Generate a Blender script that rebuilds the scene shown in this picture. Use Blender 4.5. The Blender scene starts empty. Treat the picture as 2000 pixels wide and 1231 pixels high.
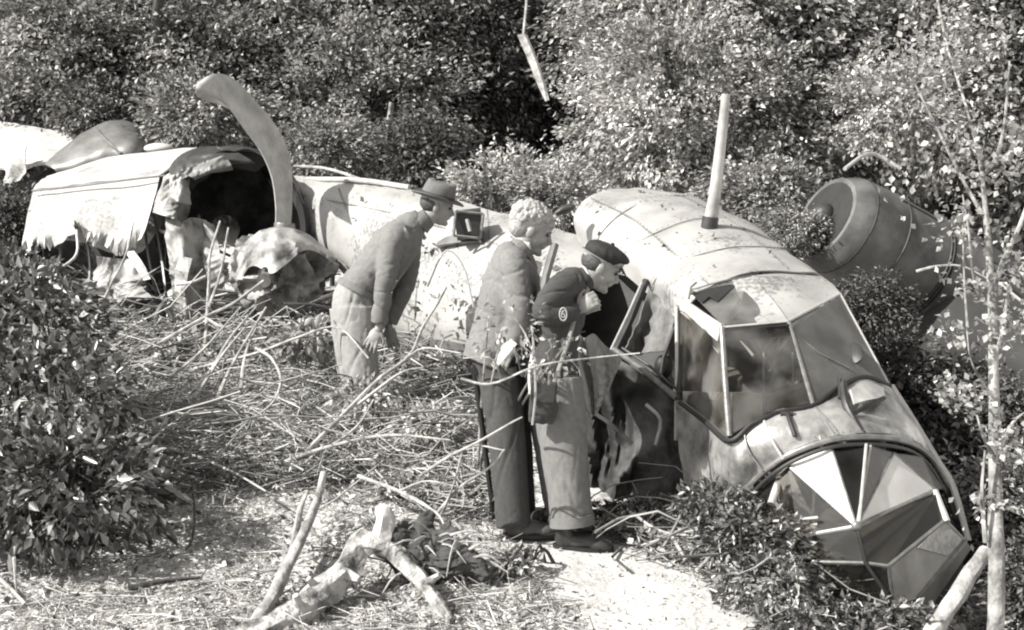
import bpy, math, random
import numpy as np
from mathutils import Vector, Matrix, noise
R = math.radians
random.seed(7); rng = np.random.default_rng(7)
S = bpy.context.scene
C = S.collection

# ------------------------------------------------------------------ camera
F = 2747.0                                   # focal length in photo pixels (2000 wide)
CAM = Vector((0, 0, 2.6)); PITCH = R(12)
FW = Vector((0, math.cos(PITCH), -math.sin(PITCH))); RT = Vector((1, 0, 0)); UP = Vector((0, math.sin(PITCH), math.cos(PITCH)))
cd = bpy.data.cameras.new('camera'); cam = bpy.data.objects.new('camera', cd); C.objects.link(cam)
cam.location = CAM; cam.rotation_euler = (R(90) - PITCH, 0, 0)
cd.sensor_width = 36; cd.lens = 36 * F / 2000; cd.clip_end = 1000
S.camera = cam
# ------------------------------------------------------------------ sky and sun
SUN = Vector((-0.88, -0.27, 0.85)).normalized()   # towards the sun
wd = bpy.data.worlds.new('World'); S.world = wd; wd.use_nodes = True
nt = wd.node_tree; nt.nodes.clear()
sky = nt.nodes.new('ShaderNodeTexSky'); sky.sky_type = 'NISHITA'; sky.sun_disc = False
sky.sun_elevation = math.asin(SUN.z); sky.sun_rotation = math.atan2(SUN.x, SUN.y)
bwn = nt.nodes.new('ShaderNodeRGBToBW'); tint = nt.nodes.new('ShaderNodeMix'); tint.data_type = 'RGBA'; tint.blend_type = 'MULTIPLY'
tint.inputs[0].default_value = 1; tint.inputs[7].default_value = (1, .985, .965, 1)
bg = nt.nodes.new('ShaderNodeBackground'); bg.inputs[1].default_value = 0.15
wo = nt.nodes.new('ShaderNodeOutputWorld')
nt.links.new(sky.outputs[0], bwn.inputs[0]); nt.links.new(bwn.outputs[0], tint.inputs[6])
nt.links.new(tint.outputs[2], bg.inputs[0]); nt.links.new(bg.outputs[0], wo.inputs[0])
sl = bpy.data.lights.new('sun', 'SUN'); sl.energy = 4.5; sl.angle = R(0.5); sl.color = (1, .985, .945)
so = bpy.data.objects.new('sun', sl); C.objects.link(so); so.rotation_euler = SUN.to_track_quat('Z', 'Y').to_euler(); so.location = (-5, -2, 12)
S.view_settings.view_transform = 'Standard'; S.view_settings.look = 'None'
S.view_settings.exposure = 1.0; S.view_settings.gamma = 1
S.cycles.max_bounces = 5; S.cycles.transparent_max_bounces = 8
S.cycles.filter_width = 2.1

# ------------------------------------------------------------------ placing helpers
def P(px, py, D):                             # photo pixel and depth in metres -> point in the world
    return CAM + D * (FW + RT * ((px - 1000) / F) + UP * ((615.5 - py) / F))
def sm(a, b, x):
    t = min(1, max(0, (x - a) / (b - a))); return t * t * (3 - 2 * t)
def gz(x, y):
    z = 0.035 * noise.noise(Vector((x * .9, y * .9, 0))) + 0.02 * noise.noise(Vector((x * 3.1, y * 3.1, 5)))
    z -= 0.42 * sm(1.05, 2.1, x) * (1 - sm(8.6, 10.5, y))
    z += 0.9 * sm(12, 19, y) + 3.5 * sm(19, 45, y)
    z += 0.18 * sm(-2.6, -4.2, x) * sm(6.0, 8, y) if x < -2.6 else 0
    z -= 0.10 * sm(4.0, 0, y)
    return z
def GD(px, py):                               # point on the ground seen at a pixel
    D = 4.0
    d = FW + RT * ((px - 1000) / F) + UP * ((615.5 - py) / F)
    for i in range(400):
        p = CAM + d * D
        if p.z < gz(p.x, p.y): return p, D
        D += .05
    return p, D
def V(v): return Vector(v)

# ------------------------------------------------------------------ materials (a monochrome world, faintly warm)
def col(v): return (v, v * .98, v * .945, 1)
MATS = {}
def mat(name, v, rough=.6, var=.25, scale=8, bump=.2, metal=0, island=0, trans=0, detail=6, lo=.3, hi=.7, second=None, speck=0, stretch=(1, 1, 1), spec=.5, bscale=None, bdist=.01):
    m = bpy.data.materials.new(name); m.use_nodes = True; t = m.node_tree; n = t.nodes; L = t.links
    b = n['Principled BSDF']; b.inputs['Roughness'].default_value = rough; b.inputs['Metallic'].default_value = metal
    b.inputs['Specular IOR Level'].default_value = spec
    tc = n.new('ShaderNodeTexCoord'); mp = n.new('ShaderNodeMapping'); mp.inputs['Scale'].default_value = stretch
    L.new(tc.outputs['Object'], mp.inputs[0])
    nz = n.new('ShaderNodeTexNoise'); nz.inputs['Scale'].default_value = scale; nz.inputs['Detail'].default_value = detail; nz.inputs['Roughness'].default_value = .62
    L.new(mp.outputs[0], nz.inputs['Vector'])
    cr = n.new('ShaderNodeValToRGB'); e = cr.color_ramp.elements
    e[0].position = lo; e[1].position = hi
    e[0].color = col(v * (1 - var)) if second is None else col(second); e[1].color = col(min(.95, v * (1 + var)))
    L.new(nz.outputs['Fac'], cr.inputs[0])
    last = cr.outputs[0]
    if speck:  # dark specks: dirt spots and speckled leaf shadows put into the colour
        n3 = n.new('ShaderNodeTexNoise'); n3.inputs['Scale'].default_value = 38; n3.inputs['Detail'].default_value = 4; L.new(mp.outputs[0], n3.inputs['Vector'])
        n4 = n.new('ShaderNodeTexNoise'); n4.inputs['Scale'].default_value = 2.2; n4.inputs['Detail'].default_value = 3; L.new(mp.outputs[0], n4.inputs['Vector'])
        ml = n.new('ShaderNodeMath'); ml.operation = 'MULTIPLY'; L.new(n3.outputs['Fac'], ml.inputs[0]); L.new(n4.outputs['Fac'], ml.inputs[1])
        r3 = n.new('ShaderNodeMapRange'); r3.inputs[1].default_value = .28; r3.inputs[2].default_value = .36; r3.inputs[3].default_value = 1; r3.inputs[4].default_value = 1 - speck; L.new(ml.outputs[0], r3.inputs[0])
        m3 = n.new('ShaderNodeMix'); m3.data_type = 'RGBA'; m3.blend_type = 'MULTIPLY'; m3.inputs[0].default_value = 1; L.new(last, m3.inputs[6]); L.new(r3.outputs[0], m3.inputs[7]); last = m3.outputs[2]
    if island:
        g = n.new('ShaderNodeNewGeometry'); mr = n.new('ShaderNodeMapRange'); mr.inputs[3].default_value = 1 - island; mr.inputs[4].default_value = 1 + island
        pw = n.new('ShaderNodeMath'); pw.operation = 'POWER'; pw.inputs[1].default_value = 1.6
        L.new(g.outputs['Random Per Island'], pw.inputs[0]); L.new(pw.outputs[0], mr.inputs[0])
        mx = n.new('ShaderNodeMix'); mx.data_type = 'RGBA'; mx.blend_type = 'MULTIPLY'; mx.inputs[0].default_value = 1
        L.new(last, mx.inputs[6]); L.new(mr.outputs[0], mx.inputs[7]); last = mx.outputs[2]
    L.new(last, b.inputs['Base Color'])
    if bump:
        n2 = n.new('ShaderNodeTexNoise'); n2.inputs['Scale'].default_value = bscale or scale * 2.5; n2.inputs['Detail'].default_value = 5
        L.new(mp.outputs[0], n2.inputs['Vector'])
        bp = n.new('ShaderNodeBump'); bp.inputs['Strength'].default_value = bump; bp.inputs['Distance'].default_value = bdist
        L.new(n2.outputs['Fac'], bp.inputs['Height']); L.new(bp.outputs[0], b.inputs['Normal'])
    if trans:
        tr = n.new('ShaderNodeBsdfTranslucent'); L.new(last, tr.inputs[0]); ms = n.new('ShaderNodeMixShader'); ms.inputs[0].default_value = trans
        L.new(b.outputs[0], ms.inputs[1]); L.new(tr.outputs[0], ms.inputs[2]); L.new(ms.outputs[0], n['Material Output'].inputs[0])
    MATS[name] = m; return m
def glassmat(name, film, film_v, gloss=.12, rough=.06):  # diffuse film over the glass; on bright panes it carries the sky reflection
    m = bpy.data.materials.new(name); m.use_nodes = True; t = m.node_tree; n = t.nodes; L = t.links
    n.remove(n['Principled BSDF'])
    tr = n.new('ShaderNodeBsdfTransparent'); tr.inputs[0].default_value = col(.85)
    gl = n.new('ShaderNodeBsdfGlossy'); gl.inputs['Roughness'].default_value = rough; gl.inputs[0].default_value = col(.9)
    df = n.new('ShaderNodeBsdfDiffuse'); df.inputs[0].default_value = col(film_v)
    fr = n.new('ShaderNodeFresnel'); fr.inputs[0].default_value = 1.5
    ad = n.new('ShaderNodeMath'); ad.operation = 'ADD'; ad.inputs[1].default_value = gloss; L.new(fr.outputs[0], ad.inputs[0])
    m1 = n.new('ShaderNodeMixShader'); L.new(ad.outputs[0], m1.inputs[0]); L.new(tr.outputs[0], m1.inputs[1]); L.new(gl.outputs[0], m1.inputs[2])
    tc = n.new('ShaderNodeTexCoord'); nz = n.new('ShaderNodeTexNoise'); nz.inputs['Scale'].default_value = 5; nz.inputs['Detail'].default_value = 8
    L.new(tc.outputs['Object'], nz.inputs[0]); mr = n.new('ShaderNodeMapRange'); mr.inputs[1].default_value = .35; mr.inputs[2].default_value = .65
    mr.inputs[3].default_value = max(0, film - .22); mr.inputs[4].default_value = min(1, film + .22); L.new(nz.outputs['Fac'], mr.inputs[0])
    m2 = n.new('ShaderNodeMixShader'); L.new(mr.outputs[0], m2.inputs[0]); L.new(m1.outputs[0], m2.inputs[1]); L.new(df.outputs[0], m2.inputs[2])
    L.new(m2.outputs[0], n['Material Output'].inputs[0]); MATS[name] = m; return m
M = MATS
mat('pale_skin', 0.3, .45, .14, 3.2, .2, second=.24, lo=.3, hi=.55, bscale=14, spec=.4, speck=.45)
mat('wing_skin', .42, .5, .10, 3, .15, second=.29, lo=.3, hi=.5, spec=.3, speck=.3)
mat('worn_metal', 0.399, .33, .3, 7, .25, metal=.55, second=.16, lo=.32, hi=.62)
mat('grey_metal', 0.180, .42, .35, 6, .25, metal=.3)
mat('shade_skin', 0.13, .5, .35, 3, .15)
mat('dark_metal', 0.03, .5, .4, 8, .3)
mat('frame_metal', 0.2, .4, .35, 20, .15, metal=.4)
mat('frame_pale', 0.36, .45, .2, 20, .1)
mat('black_metal', 0.013, .6, .4, 9, .2)
mat('burnt', .05, .7, .6, 5, .5, second=.008, lo=.45, hi=.68, detail=8)
mat('crumple', .24, .55, .5, 5, .5, second=.07, lo=.35, hi=.62)
mat('blade', 0.44, .5, .15, 6, .1, second=.24)
mat('nacelle_shade_mottle', 0.095, .7, .45, 2.2, .3, second=.045, lo=.38, hi=.6)  # mottled nacelle skin, tree shade put into its dark tone
mat('pale_litter', .62, .85, .25, 3, 0, island=.4)
mat('wing_in_shade', 0.032, .8, .35, 3, .2)  # wing colour, darkened to hold the shade of the trees
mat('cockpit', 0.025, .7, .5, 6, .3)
mat('seat_cloth', 0.165, .8, .3, 12, .3)
mat('curtain', .13, .8, .3, 6, .4, stretch=(6, 6, 1))
mat('skin', 0.25, .5, .08, 12, .05, spec=.4)
mat('eye', 0.022, .3, .1, 12, 0)
mat('jacket_light', 0.155, .9, .14, 30, .35, bscale=160, bdist=.004)
mat('trouser_light', 0.26, .9, .16, 30, .35, bscale=160, bdist=.004)
mat('jacket_tweed', 0.15, .9, .18, 40, .4, bscale=180, bdist=.004)
mat('trouser_dark', 0.049, .9, .2, 40, .35, bscale=180, bdist=.004)
mat('jacket_dark', 0.041, .85, .2, 30, .35, bscale=180, bdist=.004)
mat('trouser_grey', 0.15, .9, .16, 30, .35, bscale=180, bdist=.004)
mat('hat_felt', 0.120, .85, .15, 25, .15)
mat('hat_band', 0.030, .7, .1, 20, .1)
mat('cap_cloth', 0.015, .8, .2, 25, .2)
mat('hair_blond', 0.3, .6, .35, 60, .8, bscale=90, bdist=.01)
mat('hair_dark', 0.060, .6, .3, 60, .5)
mat('leather', 0.030, .35, .3, 20, .2)
mat('leather_brown', 0.068, .4, .3, 20, .2)
mat('paper', 0.562, .8, .05, 10, .1)
mat('badge_white', 0.3, .6, .05, 30, 0)
mat('strap', 0.210, .7, .2, 20, .2)
mat('bark_pale', 0.24, .9, .5, 9, .9, second=.09, lo=.38, hi=.6, stretch=(1, 1, .7), bdist=.02)
mat('bark_dark', 0.053, .95, .4, 9, .8, stretch=(1, 1, .3), bdist=.02)
mat('dead_wood', 0.340, .85, .25, 9, .8, second=.17, lo=.35, hi=.6, bdist=.02)
mat('log_wood', .34, .85, .25, 7, 1.0, second=.07, lo=.40, hi=.58, bdist=.035, bscale=22, detail=10)
mat('fresh_wood', 0.465, .8, .2, 20, .6)
mat('twig', 0.361, .85, .3, 6, 0, island=.55)
mat('straw', .50, .85, .2, 5, 0, island=.5)
mat('leaf_litter', 0.4, .8, .3, 3, 0, island=.8, trans=.15)
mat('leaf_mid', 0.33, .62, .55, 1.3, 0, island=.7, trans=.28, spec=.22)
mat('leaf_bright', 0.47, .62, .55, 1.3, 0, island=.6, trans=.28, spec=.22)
mat('leaf_deep', 0.13, .62, .55, 1.3, 0, island=.8, trans=.25, spec=.22)  # darker leaf copy, shade of the wood put into the colour
mat('leaf_bush', 0.165, .33, .55, 1.3, 0, island=.85, trans=.2, spec=.6)
mat('leaf_birch', 0.360, .45, .2, 3, 0, island=.6, trans=.3)
mat('core', 0.020, .95, .5, 4, .5)
mat('soil', .46, .95, .25, 2.2, .8, second=.13, lo=.34, hi=.54, detail=10, bscale=16, bdist=.04)
mat('sand', 0.42, .95, .12, 5, .6, second=.33, lo=.3, hi=.6, detail=10, bscale=30, bdist=.02)
glassmat('glass_clear', .03, .3, -.02)
glassmat('glass_grey', .45, .2, .06, .15)  # half opaque grey film over the glass
glassmat('glass_dark', .12, .05, .01)
glassmat('glass_glare_soft', .72, .42, .08, .2)  # pale reflection put into the film colour
glassmat('glass_glare_bright', .92, .75, .10, .2)  # sky reflection painted as a nearly opaque white film

# ------------------------------------------------------------------ mesh building
def catmull(pts, n):
    pts = [Vector(p) for p in pts]
    if len(pts) < 3: return [pts[0].lerp(pts[-1], i / (n - 1)) for i in range(n)]
    out = []; m = len(pts) - 1
    for i in range(n):
        t = i / (n - 1) * m; k = min(int(t), m - 1); t -= k
        p1, p2 = pts[k], pts[k + 1]
        p0 = pts[k - 1] if k > 0 else p1 * 2 - p2
        p3 = pts[k + 2] if k + 2 <= m else p2 * 2 - p1
        out.append(.5 * ((2 * p1) + (p2 - p0) * t + (2 * p0 - 5 * p1 + 4 * p2 - p3) * t * t + (3 * p1 - p0 - 3 * p2 + p3) * t ** 3))
    return out
def lin(pts, n):
    pts = [Vector(p) for p in pts]; m = len(pts) - 1; out = []
    for i in range(n):
        t = i / (n - 1) * m; k = min(int(t), m - 1); out.append(pts[k].lerp(pts[k + 1], t - k))
    return out
def wloc(o):
    v = Vector((0, 0, 0))
    while o: v += o.location; o = o.parent
    return v
class MB:
    def __init__(s): s.v = []; s.f = []
    def ring(s, pts): i = len(s.v); s.v += [Vector(p) for p in pts]; return list(range(i, i + len(pts)))
    def bridge(s, a, b):
        n = len(a)
        for i in range(n): s.f.append((a[i], a[(i + 1) % n], b[(i + 1) % n], b[i]))
    def tube(s, pts, rad, sides=6, cap=True, wob=0):
        pts = [Vector(p) for p in pts]; n = len(pts)
        if not hasattr(rad, '__len__'): rad = [rad] * n
        t0 = (pts[1] - pts[0]).normalized(); a = t0.orthogonal().normalized(); prev = None; first = None
        for i in range(n):
            t = (pts[min(i + 1, n - 1)] - pts[max(i - 1, 0)]).normalized()
            a = (a - t * a.dot(t))
            if a.length < 1e-5: a = t.orthogonal()
            a.normalize(); b = t.cross(a)
            rr = [rad[i] * (1 + wob * noise.noise(pts[i] * 9 + Vector((k * 1.7, 0, 0)))) for k in range(sides)]
            r = s.ring([pts[i] + (a * math.cos(2 * math.pi * k / sides) + b * math.sin(2 * math.pi * k / sides)) * rr[k] for k in range(sides)])
            if prev: s.bridge(prev, r)
            else: first = r
            prev = r
        if cap: s.f.append(tuple(reversed(first))); s.f.append(tuple(prev))
        return s
    def limb(s, D0, pts, sides=18, n=None):    # (px, py, depth offset, radius in px, radius in depth m)
        W = [list(P(p[0], p[1], D0 + p[2])) + [p[3] * D0 / F, p[4]] for p in pts]
        if n: 
            A = catmull([w[:3] for w in W], n); B = catmull([Vector((w[3], w[4], 0)) for w in W], n)
            W = [list(A[i]) + [B[i][0], B[i][1]] for i in range(n)]
        prev = None; m = len(W)
        for i in range(m):
            p = Vector(W[i][:3]); t = (Vector(W[min(i + 1, m - 1)][:3]) - Vector(W[max(i - 1, 0)][:3])).normalized()
            b = t.cross(FW); 
            if b.length < .2: b = UP.copy()
            b.normalize(); a = b.cross(t).normalized()
            r = s.ring([p + b * math.cos(2 * math.pi * k / sides) * W[i][3] + a * math.sin(2 * math.pi * k / sides) * W[i][4] for k in range(sides)])
            if prev: s.bridge(prev, r)
            else: s.f.append(tuple(reversed(r)))
            prev = r
        s.f.append(tuple(prev)); return s
    def ell(s, c, r, rot=None, seg=14, rings=9):
        c = Vector(c); rot = rot or Matrix.Identity(3); prev = None
        top = len(s.v); s.v.append(c + rot @ Vector((0, 0, r[2])))
        for i in range(1, rings):
            th = math.pi * i / rings
            q = s.ring([c + rot @ Vector((r[0] * math.sin(th) * math.cos(2 * math.pi * k / seg), r[1] * math.sin(th) * math.sin(2 * math.pi * k / seg), r[2] * math.cos(th))) for k in range(seg)])
            if prev: s.bridge(prev, q)
            else:
                for k in range(seg): s.f.append((top, q[k], q[(k + 1) % seg]))
            prev = q
        bt = len(s.v); s.v.append(c + rot @ Vector((0, 0, -r[2])))
        for k in range(seg): s.f.append((bt, prev[(k + 1) % seg], prev[k]))
        return s
    def box(s, c, size, rot=None):
        c = Vector(c); rot = rot or Matrix.Identity(3); i = len(s.v)
        for x in (-1, 1):
            for y in (-1, 1):
                for z in (-1, 1): s.v.append(c + rot @ Vector((x * size[0] / 2, y * size[1] / 2, z * size[2] / 2)))
        for q in ((0, 1, 3, 2), (4, 6, 7, 5), (0, 4, 5, 1), (2, 3, 7, 6), (0, 2, 6, 4), (1, 5, 7, 3)): s.f.append(tuple(i + k for k in q))
        return s
    def sheet(s, rows, nu=24, nv=16, thick=.006, crumple=0, cs=3, smooth_u=True, smooth_v=True, wave=0):
        rows = [(catmull if smooth_u else lin)(r, nu) for r in rows]
        g = [(catmull if smooth_v else lin)([r[i] for r in rows], nv) for i in range(nu)]
        nrm = [[None] * nv for _ in range(nu)]
        for i in range(nu):
            for j in range(nv):
                du = g[min(i + 1, nu - 1)][j] - g[max(i - 1, 0)][j]; dv = g[i][min(j + 1, nv - 1)] - g[i][max(j - 1, 0)]
                k = du.cross(dv); nrm[i][j] = k.normalized() if k.length > 1e-9 else -FW
        i0 = len(s.v)
        for sgn in (1, -1):
            for i in range(nu):
                for j in range(nv):
                    p = g[i][j]; o = 0
                    if crumple: 
                        q = p * cs; o = crumple * (abs(noise.noise(q)) * 2 - .6 + .5 * noise.noise(q * 2.7))
                    s.v.append(p + nrm[i][j] * (o + sgn * thick / 2))
        N = nu * nv
        for i in range(nu - 1):
            for j in range(nv - 1):
                a = i0 + i * nv + j; b = a + nv
                s.f.append((a, b, b + 1, a + 1)); s.f.append((a + N, a + 1 + N, b + 1 + N, b + N))
        for i in range(nu - 1):
            for j in (0, nv - 1):
                a = i0 + i * nv + j; b = a + nv; s.f.append((a, a + N, b + N, b))
        for j in range(nv - 1):
            for i in (0, nu - 1):
                a = i0 + i * nv + j; s.f.append((a, a + 1, a + 1 + N, a + N))
        return s
    def crush(s, rows, nu=9, nv=9, thick=.005, amp=.06):   # sheet folded along sharp straight creases
        K = 6; nu = max(26, nu * 4); nv = max(26, nv * 4)
        rows = [catmull(r, nu) for r in rows]; g = [catmull([r[i] for r in rows], nv) for i in range(nu)]; i0 = len(s.v)
        rq = random.Random(int(abs(rows[0][0].x) * 997 + abs(rows[0][0].z) * 331) + nu)
        dirs = [(Vector((rq.gauss(0, 1), rq.gauss(0, .6), rq.gauss(0, 1))).normalized() * rq.uniform(1.6, 3.2) * 1.45 ** q, rq.random()) for q in range(K)]
        for i in range(nu):
            for j in range(nv):
                p = g[i][j]; w = p + Vector((noise.noise(p * 2.3), noise.noise(p * 2.3 + Vector((9, 0, 0))), noise.noise(p * 2.3 + Vector((0, 9, 0))))) * .30; o = 0
                for q, (d, ph) in enumerate(dirs):
                    t = (w.dot(d) + ph) % 1; o += (abs(t - .5) * 4 - 1) / (1 + .45 * q) * .8
                s.v.append(p + FW * (amp * .62 * o) + RT * (amp * .25 * noise.noise(p * 6)))
        N = nu * nv
        s.v += [v + FW * thick for v in s.v[i0:i0 + N]]
        for i in range(nu - 1):
            for j in range(nv - 1):
                a = i0 + i * nv + j; b = a + nv; t = (a, b, b + 1, a + 1)
                s.f.append(t); s.f.append(tuple(k + N for k in reversed(t)))
        return s
    def plate(s, pts, thick=.008):             # flat-ish polygon with thickness
        pts = [Vector(p) for p in pts]; n = Vector((0, 0, 0)); c = sum(pts, Vector()) / len(pts)
        for i in range(len(pts)): n += (pts[i] - c).cross(pts[(i + 1) % len(pts)] - c)
        n.normalize(); a = s.ring([p + n * thick / 2 for p in pts]); b = s.ring([p - n * thick / 2 for p in pts])
        s.f.append(tuple(a)); s.f.append(tuple(reversed(b))); s.bridge(b, a); return s
    def build(s, name, m, parent=None, smooth=True, **kw):
        off = wloc(parent)
        if parent is None and s.v:
            lo = min(v.z for v in s.v); c = sum(s.v, Vector()) / len(s.v); off = Vector((c.x, c.y, lo))
        me = bpy.data.meshes.new(name); me.from_pydata([tuple(v - off) for v in s.v], [], s.f)
        me.validate(); 
        if smooth:
            me.polygons.foreach_set('use_smooth', [True] * len(me.polygons))
            try: me.set_sharp_from_angle(angle=R(45))
            except Exception: pass
        me.materials.append(M[m]); o = bpy.data.objects.new(name, me); C.objects.link(o)
        if parent: o.parent = parent
        else: o.location = off
        for k, v in kw.items(): o[k] = v
        return o
    def fuse(s, voxel, it=4, folds=0, fs=(10, 10, 10), fac=.5):
        me = bpy.data.meshes.new('tmp'); me.from_pydata([tuple(v) for v in s.v], [], s.f)
        o = bpy.data.objects.new('tmp', me); C.objects.link(o)
        md = o.modifiers.new('r', 'REMESH'); md.mode = 'VOXEL'; md.voxel_size = voxel
        if it: ms = o.modifiers.new('s', 'SMOOTH'); ms.iterations = it; ms.factor = fac
        dg = bpy.context.evaluated_depsgraph_get(); e = o.evaluated_get(dg).to_mesh()
        n = len(e.vertices); co = np.empty(n * 3); e.vertices.foreach_get('co', co); co = co.reshape(-1, 3)
        no = np.empty(n * 3); e.vertices.foreach_get('normal', no); no = no.reshape(-1, 3)
        q = MB(); q.f = [tuple(p.vertices) for p in e.polygons]
        if folds:
            for i in range(n):
                k = Vector((co[i][0] * fs[0], co[i][1] * fs[1], co[i][2] * fs[2]))
                w = noise.noise(k); w2 = noise.noise(k * 2.3 + Vector((7, 3, 1))); cr_ = max(0, 1 - abs(w) * 9); cr2 = max(0, 1 - abs(w2) * 9); tt = (k.z * .55 + k.x * .35 + 1.2 * noise.noise(k * .45)) % 1; tt = abs(tt - .5) * 2
                msk = max(0, min(1, .5 + 1.6 * noise.noise(k * .5 + Vector((3, 8, 2)))))
                co[i] -= no[i] * folds * (.7 * cr_ + .35 * cr2 + 1.0 * msk * tt - .3 * noise.noise(k * .5))
        q.v = [Vector(c) for c in co]
        o.evaluated_get(dg).to_mesh_clear(); bpy.data.objects.remove(o); bpy.data.meshes.remove(me)
        return q
def tag(o, label=None, cat=None, group=None, kind=None):
    if label: o['label'] = label
    if cat: o['category'] = cat
    if group: o['group'] = group
    if kind: o['kind'] = kind
    return o
def thing(name, loc, label, cat, group=None):
    o = bpy.data.objects.new(name, None); C.objects.link(o); o.location = loc; o.empty_display_size = .1
    return tag(o, label, cat, group)
def PP(L): return [P(*p) for p in L]

# ------------------------------------------------------------------ leaves by numpy
def leaf_arrays(c, size, up=.35, wide=.55, axis=None):
    n = len(c)
    d = rng.normal(size=(n, 3)) if axis is None else axis + rng.normal(size=(n, 3)) * .55
    d /= np.linalg.norm(d, axis=1)[:, None]
    nn = rng.normal(size=(n, 3)); nn[:, 2] = np.abs(nn[:, 2]) + up * 2
    nn -= d * (nn * d).sum(1)[:, None]; nn /= np.linalg.norm(nn, axis=1)[:, None]
    sd = np.cross(d, nn); s = size[:, None]
    base = c; tip = c + d * s - nn * s * .12
    ml = c + d * s * .45 + sd * s * wide / 2 + nn * s * .1; mr = c + d * s * .45 - sd * s * wide / 2 + nn * s * .1
    v = np.stack([base, ml, tip, mr], 1).reshape(-1, 3)
    i = np.arange(n)[:, None] * 4
    f = np.concatenate([i + np.array([0, 1, 2]), i + np.array([0, 2, 3])], 0)
    return v, f
def tri_mesh(name, v, f):
    me = bpy.data.meshes.new(name); me.vertices.add(len(v)); me.vertices.foreach_set('co', v.astype(np.float32).ravel())
    me.loops.add(len(f) * 3); me.loops.foreach_set('vertex_index', f.astype(np.int32).ravel())
    me.polygons.add(len(f)); me.polygons.foreach_set('loop_start', np.arange(0, len(f) * 3, 3, dtype=np.int32))
    me.polygons.foreach_set('loop_total', np.full(len(f), 3, dtype=np.int32)); me.update(calc_edges=True); return me
def crown_points(n, rad, nclump, cl, shell=.55, gaps=.0):
    th = rng.normal(size=(nclump, 3)); th /= np.linalg.norm(th, axis=1)[:, None]
    r = shell + (1 - shell) * rng.random(nclump) ** .7
    lump = np.array([1 + .28 * noise.noise(Vector(t * 2.1)) + .15 * noise.noise(Vector(t * 5)) for t in th])
    cc = th * (r * lump)[:, None] * np.array(rad)
    k = rng.integers(0, nclump, n); sp = (cl * (.5 + rng.random(nclump)))[k][:, None]
    out = cc[k] + rng.normal(size=(n, 3)) * sp * np.array([1, 1, .6])
    ax = th[k]; ax = ax + np.array([0, 0, -.3]); return out, ax, cc
CROWNS = {}
def crown_mesh(key, n, rad, nclump, cl, size, m, shell=.5, core=True):
    c, ax, cc = crown_points(n, rad, nclump, cl, shell)
    v, f = leaf_arrays(c, size * (.6 + .8 * rng.random(n)), axis=ax)
    if core:                                    # twigs reaching out to each clump
        tv = []; tf = []; b = len(v)
        for q in cc[::2]:
            a = q * .1; w = np.cross(q, [0, 0, 1.]); w = w / (np.linalg.norm(w) + 1e-6) * .012; u = np.array([0, 0, .012])
            i = b + len(tv); tv += [a + w, a - w, a + u, q * .98 + w * .3, q * .98 - w * .3, q * .98 + u * .3]
            tf += [(i, i + 1, i + 4), (i, i + 4, i + 3), (i + 1, i + 2, i + 5), (i + 1, i + 5, i + 4), (i + 2, i, i + 3), (i + 2, i + 3, i + 5)]
        v = np.concatenate([v, np.array(tv)]); f = np.concatenate([f, np.array(tf)])
    me = tri_mesh('crown', v, f); me.materials.append(M[m]); CROWNS[key] = me; return me

# ================================================================== THE GROUND
def ground():
    xs = np.concatenate([np.linspace(-300, -9, 14), np.linspace(-8.6, 8.6, 200), np.linspace(9, 300, 14)])
    ys = np.concatenate([np.linspace(-60, 3.2, 8), np.linspace(3.6, 16, 170), np.linspace(16.6, 46, 24), np.linspace(50, 500, 8)])
    v = [(x, y, gz(x, y)) for x in xs for y in ys]; ny = len(ys)
    f = [(i * ny + j, (i + 1) * ny + j, (i + 1) * ny + j + 1, i * ny + j + 1) for i in range(len(xs) - 1) for j in range(ny - 1)]
    me = bpy.data.meshes.new('ground'); me.from_pydata(v, [], f); me.polygons.foreach_set('use_smooth', [True] * len(f))
    me.materials.append(M['soil']); o = bpy.data.objects.new('ground', me); C.objects.link(o); o['kind'] = 'structure'
ground()
# worn sandy path
L_ = [(880, 1020), (905, 1050), (960, 1095), (1040, 1150), (1120, 1231), (1180, 1330)]
R_ = [(1120, 1030), (1200, 1062), (1310, 1100), (1420, 1150), (1545, 1231), (1640, 1330)]
pa, pb = [], []
for a, b in zip(L_, R_): pa.append(GD(*a)[0]); pb.append(GD(*b)[0])
pa = catmull(pa, 40); pb = catmull(pb, 40); mb = MB(); prev = None
for i in range(40):
    row = []
    for j in range(25):
        t = j / 24; wob = .09 * noise.noise(Vector((i * .4, t * 2, 3))) * (1 if j in (0, 24) else 0)
        p = pa[i].lerp(pb[i], t + wob); row.append(Vector((p.x, p.y, gz(p.x, p.y) + .014 * math.sin(math.pi * t) - .002)))
    r = mb.ring(row)
    if prev:
        for j in range(24): mb.f.append((prev[j], prev[j + 1], r[j + 1], r[j]))
    prev = r
mb.build('path', 'sand', kind='structure')

ta = [GD(x, 985)[0] for x in (-160, 60, 280, 480, 640, 760, 900)]; tb = [GD(x, 1330)[0] for x in (-160, 60, 280, 520, 760, 980, 1200)]
ta = catmull(ta, 40); tb = catmull(tb, 40); mb = MB(); prev = None
for i in range(40):
    row = []
    for j in range(30):
        t = j / 29; p = ta[i].lerp(tb[i], t + (.12 * noise.noise(Vector((i * .35, 0, 7))) if j == 0 else 0)); row.append(Vector((p.x, p.y, gz(p.x, p.y) + .008 * math.sin(math.pi * min(1, t * 1.5)) - .003 * (j == 0) - .003 * (i in (0, 39)))))
    r = mb.ring(row)
    if prev:
        for j in range(29): mb.f.append((prev[j], prev[j + 1], r[j + 1], r[j]))
    prev = r
mb.build('bare_ground', 'sand', kind='structure')

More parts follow.
